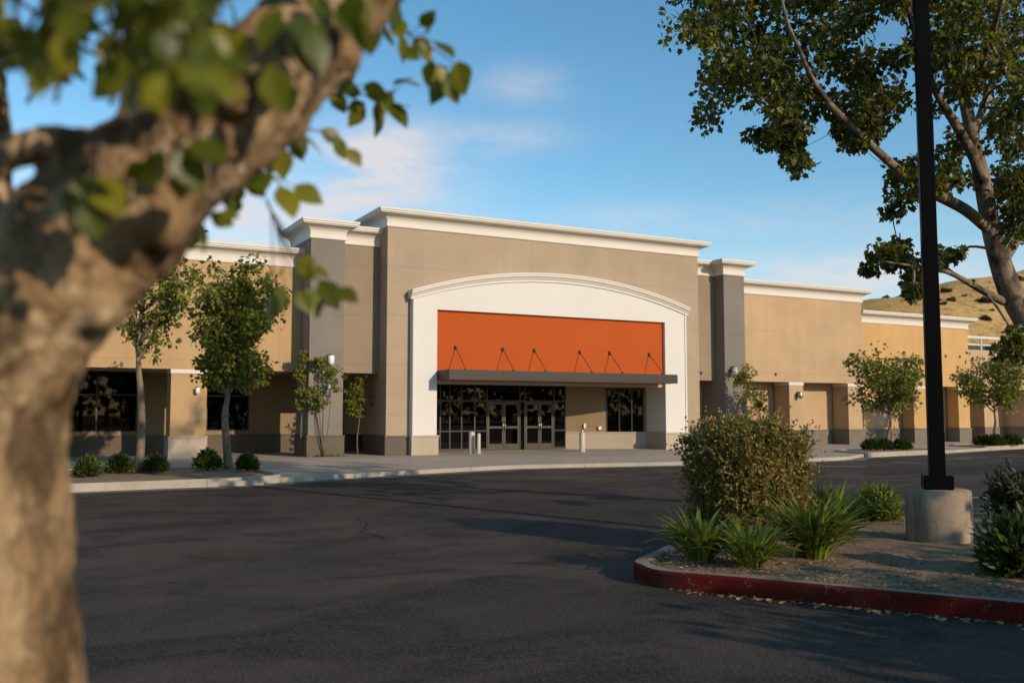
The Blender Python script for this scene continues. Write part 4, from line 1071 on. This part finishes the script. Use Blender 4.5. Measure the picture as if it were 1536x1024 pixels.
def leafy_mound(loc, rx, h, N, leaf, seed, label, mat, width=.5, name='rounded_shrub'):
    rng = np.random.default_rng(seed); loc = np.array(loc, float); root = empty(name, loc, label, 'shrub'); t = MB(); P = []; A = []
    for i in range(N // 9):
        d = unit(rng.normal(size=3)); d[2] = abs(d[2]) * 1.1 + .12; d = unit(d); l = rng.uniform(.55, 1.0); e = loc + d * l * np.array((rx, rx, h)) * .9
        st = loc + np.array((d[0] * .08, d[1] * .08, -.02)); mid = (st + e) / 2 + np.array((0, 0, .06)); t.tube([st, mid, e], [.007, .005, .003], 3)
        for k in range(9): f = rng.uniform(.35, 1.05); P.append(st * (1 - f) + e * f + rng.normal(size=3) * .025); A.append(d * .9 + rng.normal(size=3) * .5 + np.array((0, 0, .35)))
    t.build('stems', 'twig', root); P = np.array(P); P[:, 2] = np.maximum(P[:, 2], loc[2] + .02)
    leaf_mesh('foliage', P, A, rng.normal(size=P.shape) + np.array((0, -.5, .5)), leaf * rng.uniform(.55, 1.3, len(P)), 'ovate', mat, root, width=width)
leafy_mound(gi(1318, 779), .40, .56, 1500, .13, 4, 'rounded green shrub with narrow leaves standing alone left of the concrete lamp base', 'leaf_strap', .42)
leafy_mound(gi(1532, 862), .46, .66, 1900, .15, 5, 'shaded green shrub with narrow leaves right of the concrete lamp base', 'leaf_shrub', .42)
leafy_mound(gi(1590, 820), .55, .7, 1500, .15, 7, 'shaded green shrub partly cut off at the right picture edge', 'leaf_shrub', .42)
leafy_mound(gi(1528, 776), .60, .95, 2600, .11, 6, 'dark twiggy round shrub behind the lamp base at the right edge', 'leaf_dark', .45, 'twiggy_shrub')

# ------------------------------------------------------------------ big parking tree on the right
def big_tree():
    rng = np.random.default_rng(17)
    base = ground(1690, 775, IZ); D0 = (base - CAM) @ FW; root = empty('parking_tree', (base[0], base[1], IZ), 'large leafy tree with mottled trunk leaning over the island beside the light pole', 'tree')
    def P(px, py, dz=0.0): return at(px, py, D0 + dz)
    k = D0 / F
    limbs = [
        ([(1690, 800, 0), (1650, 690, 0), (1592, 580, 0), (1545, 490, 0), (1513, 430, 0), (1490, 355, 0), (1472, 265, 0), (1457, 197, 0), (1442, 120, .2), (1432, 40, .4), (1440, -60, .5), (1470, -190, .6)], [42, 36, 32, 29, 26, 22, 18, 15, 13, 11, 9, 5]),
        ([(1484, 345, 0), (1447, 314, -.3), (1400, 290, -.7), (1363, 267, -1.0), (1335, 244, -1.2), (1288, 201, -1.5), (1260, 173, -1.7), (1236, 145, -1.8), (1213, 108, -2.0), (1199, 75, -2.1), (1180, 30, -2.2), (1165, -40, -2.2)], [13, 13, 11.5, 10.5, 9.5, 8, 7, 6, 5, 4, 3.2, 2]),
        ([(1478, 280, 0), (1455, 225, -.3), (1428, 178, -.6), (1405, 140, -.8), (1375, 60, -1.2), (1350, -40, -1.5), (1330, -150, -1.6)], [13, 11.5, 10, 8, 6, 5, 3]),
        ([(1505, 452, 0), (1470, 434, -.4), (1433, 413, -.8), (1405, 404, -1.1), (1365, 398, -1.4), (1325, 392, -1.7)], [10, 7.5, 5.5, 4, 2.6, 1.5]),
        ([(1460, 205, 0), (1490, 120, .6), (1530, 40, 1.0), (1580, -60, 1.4), (1620, -170, 1.6)], [10, 8, 7, 5, 3]),
        ([(1500, 400, 0), (1545, 330, .5), (1600, 250, 1.0), (1670, 160, 1.4), (1730, 60, 1.6)], [12, 10, 8, 6, 4]),
        ([(1448, 150, 0), (1478, 80, -1.2), (1500, 10, -2.2), (1520, -80, -2.8)], [8, 6, 5, 3]),
    ]
    m = MB(); allp = []
    for pts, rr in limbs:
        q = smooth_path([np.concatenate((P(*p), [r * k])) for p, r in zip(pts, rr)], 4); m.tube([v[:3] for v in q], [v[3] * .64 for v in q], 12); allp.append([v[:3] for v in q])
    cents = []
    # leaf clumps: picture outline of the crown and the unseen part above it, each at its own depth
    def clump(px, py, rpx, dz, n=1): cents.append((P(px, py, dz), rpx * k, n))
    areas = [  # x0,x1,y0,y1,count,r
        (1010, 1120, -60, 40, 14, 34), (1040, 1130, 20, 105, 13, 30), (1060, 1190, 60, 180, 20, 32), (1110, 1200, 150, 215, 9, 26), (1160, 1230, 160, 250, 8, 22),
        (1120, 1260, -60, 90, 26, 36), (1180, 1260, 90, 160, 9, 26), (1240, 1345, -60, 30, 14, 36), (1270, 1400, 80, 165, 15, 30), (1240, 1310, 150, 215, 6, 22), (1290, 1350, 120, 190, 6, 24),
        (1330, 1400, -40, 100, 9, 32), (1330, 1385, 230, 330, 10, 20), (1345, 1400, 330, 430, 8, 18), (1300, 1350, 375, 415, 5, 17), (1345, 1375, 420, 450, 3, 12), (1395, 1440, 375, 395, 4, 12),
        (1390, 1536, -60, 60, 28, 40), (1390, 1470, 60, 150, 14, 34), (1480, 1560, 60, 190, 16, 36), (1495, 1560, 190, 330, 16, 30), (1395, 1450, 190, 290, 10, 24), (1510, 1560, 310, 390, 5, 22),
        (1480, 1540, 490, 530, 5, 18), (1560, 1750, -100, 300, 40, 44), (1050, 1700, -200, -60, 48, 50), (1200, 1560, -290, -180, 14, 50)]
    for x0, x1, y0, y1, c, r in areas:
        for i in range(c): clump(rng.uniform(x0, x1), rng.uniform(y0, y1), r * rng.uniform(.7, 1.15), rng.uniform(-1.9, 2.2) if y0 < 200 else rng.uniform(-1.6, .8))
    # twigs: each clump hangs on the nearest limb or on an already joined clump
    lp = [v for l in allp for v in l]; todo = list(range(len(cents))); joined = np.array(lp); link = {}
    Call = np.array([c for c, r, n in cents]); dmin = np.linalg.norm(Call[:, None] - joined[None], axis=2); src = joined[np.argmin(dmin, 1)].copy(); dist = dmin.min(1); depth = np.zeros(len(Call))
    done_ = np.zeros(len(Call), bool)
    for _ in range(len(Call)):
        i = int(np.argmin(np.where(done_, 1e9, dist))); done_[i] = True; c = Call[i]; s_ = src[i]
        mid = (s_ + c) / 2 + rng.normal(size=3) * .07 * min(1, dist[i]) + np.array((0, 0, .06)); r0 = max(.006, .024 * .72 ** depth[i]); pth = smooth_path([s_, mid, c], 4)
        m.tube(pth, [r0 * (1 - .5 * q / len(pth)) for q in range(len(pth))], 5)
        nd = np.linalg.norm(Call - c, axis=1) * 1.12; up_ = nd < dist; up_ &= ~done_; src[up_] = c; dist[up_] = nd[up_]; depth[up_] = depth[i] + 1
    m.build('trunk', 'bark_tree', root)
    C = np.array([c for c, r, n in cents]); Rr = np.array([r for c, r, n in cents]); pos, d = cloud(C, Rr * .92, 92, rng, .95)
    ax = unit(d * .45 + rng.normal(size=d.shape) * .5 + np.array((0, 0, -.75)))
    leaf_mesh('crown', pos, ax, rng.normal(size=d.shape) + np.array((0, -.3, .5)), .086 * rng.uniform(.55, 1.35, len(pos)), 'lobed', 'leaf_tree', root)
big_tree()

# ------------------------------------------------------------------ near tree at the left edge
def near_tree():
    rng = np.random.default_rng(23); D = 1.75
    base = at(-62, 1900, D); base[2] = 0
    root = empty('near_tree', (base[0], base[1], 0), 'thick tan barked tree trunk close to the viewer, forking out over the lot', 'tree')
    k = 1 / F
    limbs = [
        ([(-100, 1990, 0), (-82, 1500, 0), (-48, 1060, 0), (-58, 860, 0), (-62, 690, 0), (-34, 560, 0), (72, 420, 0), (190, 300, .02), (320, 190, .06), (425, 90, .14), (525, -25, .25), (640, -160, .4), (800, -420, .6)], [200, 178, 162, 155, 150, 138, 116, 108, 94, 86, 76, 66, 45]),
        ([(190, 300, .0), (228, 170, .05), (248, 50, .12), (262, -90, .2), (280, -300, .3)], [70, 46, 40, 36, 28]),
        ([(175, 250, 0), (85, 214, -.05), (-10, 240, -.08), (-120, 262, -.1), (-300, 190, -.1)], [40, 24, 25, 26, 22]),
        ([(-60, 640, .1), (-52, 430, .22), (-48, 300, .28), (-56, 120, .34), (-90, -120, .4)], [80, 66, 60, 52, 40]),
    ]
    m = MB()
    for pts, rr in limbs:
        q = smooth_path([np.concatenate((at(p[0], p[1], D + p[2]), [r * (D + p[2]) * k])) for p, r in zip(pts, rr)], 4); m.tube([v[:3] for v in q], [v[3] for v in q], 20)
    # knots and burls
    for px, py, r in ((300, 118, 42), (360, 140, 34), (250, 330, 40), (150, 470, 30), (420, 120, 30)):
        c = at(px, py, D - .06); b = bmesh.new(); bmesh.ops.create_icosphere(b, subdivisions=2, radius=r * D * k)
        for v in b.verts: v.co = v.co + Vector(c)
        m.bm(b, 0, True)
    t = m.build('trunk', 'bark_near', root)
    rm = t.modifiers.new('merge', 'REMESH'); rm.mode = 'VOXEL'; rm.voxel_size = .011; rm.use_smooth_shade = True
    sm = t.modifiers.new('smooth', 'SMOOTH'); sm.iterations = 6; sm.factor = .6
    for nm, sz, st in (('bark_lumps', .15, .045), ('bark_ridges', .04, .02)):
        tx = bpy.data.textures.new(nm, 'CLOUDS'); tx.noise_scale = sz; tx.noise_depth = 3; dm = t.modifiers.new(nm, 'DISPLACE'); dm.texture = tx; dm.strength = st; dm.mid_level = .5; dm.texture_coords = 'LOCAL'
    # twigs with leaves
    tw = MB(); LP_, LA, LN, LS = [], [], [], []
    def leaf(p, ax, s):
        LP_.append(p); LA.append(ax); LN.append(np.array((rng.normal() * .6, -1 + rng.normal() * .5, .5 + rng.normal() * .5))); LS.append(s)
    cright, cup = RT, UP
    def twig(pts, d, leaves, r=.0035):
        leaves = leaves + [(x + rng.uniform(-26, 26), y + rng.uniform(-18, 22), a + rng.uniform(-50, 50), z * rng.uniform(.7, .95)) for x, y, a, z in leaves if d > 2 and rng.random() < .75]
        tw = MB(); q = smooth_path([at(px, py, d + z) for px, py, z in pts], 5); tw.tube(q, [r * (1 - .6 * i / len(q)) for i in range(len(q))], 5)
        for px, py, ang, spx in leaves:
            p = at(px, py, d + rng.uniform(-.06, .06)); a = R(ang); ax = cright * math.cos(a) + cup * math.sin(a) + FW * rng.normal() * .3
            s = spx * d * k; j = min(q, key=lambda v: np.linalg.norm(v - p)); st = p - ax / np.linalg.norm(ax) * s * .0
            tw.tube([j, (j + st) / 2, st], [.0016, .0013, .0012], 4); leaf(st, ax, s)
        tw.build('twig', 'twig', root)
    twig([(520, -30, 0), (560, 20, .1), (610, 50, .15), (660, 80, .2), (690, 105, .2)], 2.5, [(590, 18, -60, 52), (600, 50, -80, 46), (618, 62, -30, 40), (652, 62, -40, 48), (648, 90, -100, 40), (668, 100, -110, 62), (686, 92, -80, 62), (630, 40, 30, 36), (560, 10, -100, 48), (575, 34, -70, 40)])
    twig([(440, 130, 0), (490, 130, .1), (540, 135, .2), (590, 140, .2)], 2.7, [(500, 128, -10, 42), (545, 128, -30, 44), (530, 140, -75, 40), (562, 148, -70, 44), (580, 150, -50, 56), (592, 128, 15, 40), (570, 165, -95, 44), (512, 120, 40, 30), (548, 160, -130, 40)])
    twig([(380, 180, 0), (410, 195, .05), (440, 190, .1), (490, 200, .1), (510, 205, .1)], 2.4, [(440, 192, -60, 46), (455, 205, -40, 48), (480, 195, -25, 40), (500, 205, -60, 40), (420, 200, -110, 54), (405, 215, -130, 44), (432, 210, -85, 50)])
    twig([(370, 230, 0), (400, 255, .05), (425, 285, .1), (440, 320, .1)], 2.3, [(385, 240, -100, 46), (400, 265, -160, 48), (420, 278, -60, 60), (375, 255, -60, 48), (395, 235, 20, 44), (365, 275, -120, 40)])
    twig([(330, 270, 0), (320, 310, 0), (300, 340, 0)], 2.1, [(300, 330, -80, 52), (315, 320, -30, 40), (290, 340, -130, 44), (335, 290, -60, 40)])
    twig([(400, 300, 0), (430, 370, .2), (455, 410, .3), (475, 440, .3)], 2.3, [(448, 385, -60, 44), (462, 400, -20, 36), (428, 430, -95, 50), (480, 420, -55, 56), (462, 432, -70, 50), (410, 400, -120, 36)])
    # leaves in front of the bark
    twig([(150, 200, 0), (140, 250, -.1), (130, 290, -.12)], 1.45, [(120, 258, -75, 110), (100, 270, -120, 90), (145, 265, -50, 85)])
    twig([(300, 190, 0), (270, 215, -.05), (250, 240, -.05)], 1.5, [(262, 215, -60, 80), (285, 210, -30, 72), (245, 225, -120, 66), (225, 245, -150, 50), (290, 235, -80, 64), (270, 250, -95, 54)])
    twig([(420, 60, 0), (430, 100, 0)], 1.6, [(405, 95, -75, 80), (420, 120, -70, 64), (440, 30, -70, 60)])
    # leafy mass across the top left and the unseen crown above
    N = 1000
    for i in range(N):
        px, py = rng.uniform(-80, 335), rng.uniform(-160, 130)
        if px > 120 and py > 110 and rng.random() < .75: continue
        if px < 120 and py > 150 and rng.random() < .6: continue
        if any((px - hx) ** 2 + (py + 28 - hy) ** 2 < hr * hr for hx, hy, hr in ((40, 22, 46), (165, 32, 34), (30, 180, 62), (62, 78, 26), (112, 140, 34), (135, 85, 30), (320, 15, 26), (5, 110, 26))): continue
        dd = rng.uniform(1.0, 2.3); p = at(px, py, dd); a = R(rng.uniform(-150, -20)); ax = cright * math.cos(a) + cup * math.sin(a) + FW * rng.normal() * .4
        leaf(p, ax, rng.uniform(.03, .06) * (.6 + dd * .4))
    for i in range(70):
        px, py = rng.uniform(300, 560), rng.uniform(-160, 50); dd = rng.uniform(1.5, 2.4); a = R(rng.uniform(-140, -30))
        leaf(at(px, py, dd), cright * math.cos(a) + cup * math.sin(a) + FW * rng.normal() * .4, rng.uniform(.07, .1))
    for i in range(14):
        tw = MB(); a0 = at(rng.uniform(-60, 250), rng.uniform(-200, 0), rng.uniform(1.4, 2)); a1 = at(rng.uniform(-80, 300), rng.uniform(60, 160), rng.uniform(1.4, 2.1)); tw.tube(smooth_path([a0, (a0 + a1) / 2 + rng.normal(size=3) * .06, a1], 4), .004, 5); tw.build('twig', 'twig', root)
    # crown above the frame
    C = [at(640, -160, D + .4) + np.array((rng.normal() * 1.3, rng.normal() * 1.1, .35 + abs(rng.normal()) * .9)) for _ in range(60)] + [at(-60, -250, D + .3) + np.array((rng.normal() * 1.0, rng.normal() * 1.0, .5 + abs(rng.normal()) * .8)) for _ in range(50)]
    C = [c for c in C if (512 + SHP - F * ((c - CAM) @ UP) / max(.3, (c - CAM) @ FW) < -260) or (c - CAM) @ FW < .2]
    pos, dd = cloud(np.array(C), .3, 26, rng)
    ok = ((pos - CAM) @ UP) / np.maximum(.2, (pos - CAM) @ FW) > .42; pos = pos[ok]; dd = dd[ok]
    for p, q in zip(pos, dd): leaf(p, q * .5 + np.array((0, 0, -.6)), rng.uniform(.07, .11))
    leaf_mesh('crown', LP_, LA, LN, LS, 'ovate', 'leaf_near', root)
near_tree()

# ------------------------------------------------------------------ trees behind the viewer that shade the lot
def shade_tree(x, y, H, cr, seed, label):
    return small_tree('shade_tree', (x, y, 0), H, H * .33, cr, H * .30, .12, 14, 2300, .26, 'leaf_plaza', 'bark_plaza', seed, label, tpl='small', clr=.6, shape=.9, density=.6)
for i, (a, b, h, c) in enumerate(((8.9, -2.9, 2.9, 1.4), (11.4, -2.9, 3.1, 1.6), (14.2, -2.6, 3.7, 1.9), (17.5, -12.5, 6.6, 2.4))):
    shade_tree(a, b, h, c, 50 + i, ['small round shade tree behind the viewer, nearest to the near trunk', 'small round shade tree behind the viewer, beside the island', 'low shade tree behind the viewer, farthest along the island', 'tallest broad shade tree in the lot well behind the viewer'][i])
# tree line far behind the viewer, which the shop glass mirrors
rng = np.random.default_rng(77); N = 9000; px = rng.uniform(-110, 130, N); tops = 9.5 + 2.5 * np.sin(px * .21) + 1.5 * np.sin(px * .53 + 1)
pos = np.stack([px, -78 + rng.normal(size=N) * 3.0, tops * rng.random(N) ** .8], 1)
tag(leaf_mesh('treeline', pos, rng.normal(size=(N, 3)), rng.normal(size=(N, 3)), 1.3 * rng.uniform(.5, 1.3, N), 'lobed', 'leaf_tree'), kind='stuff')
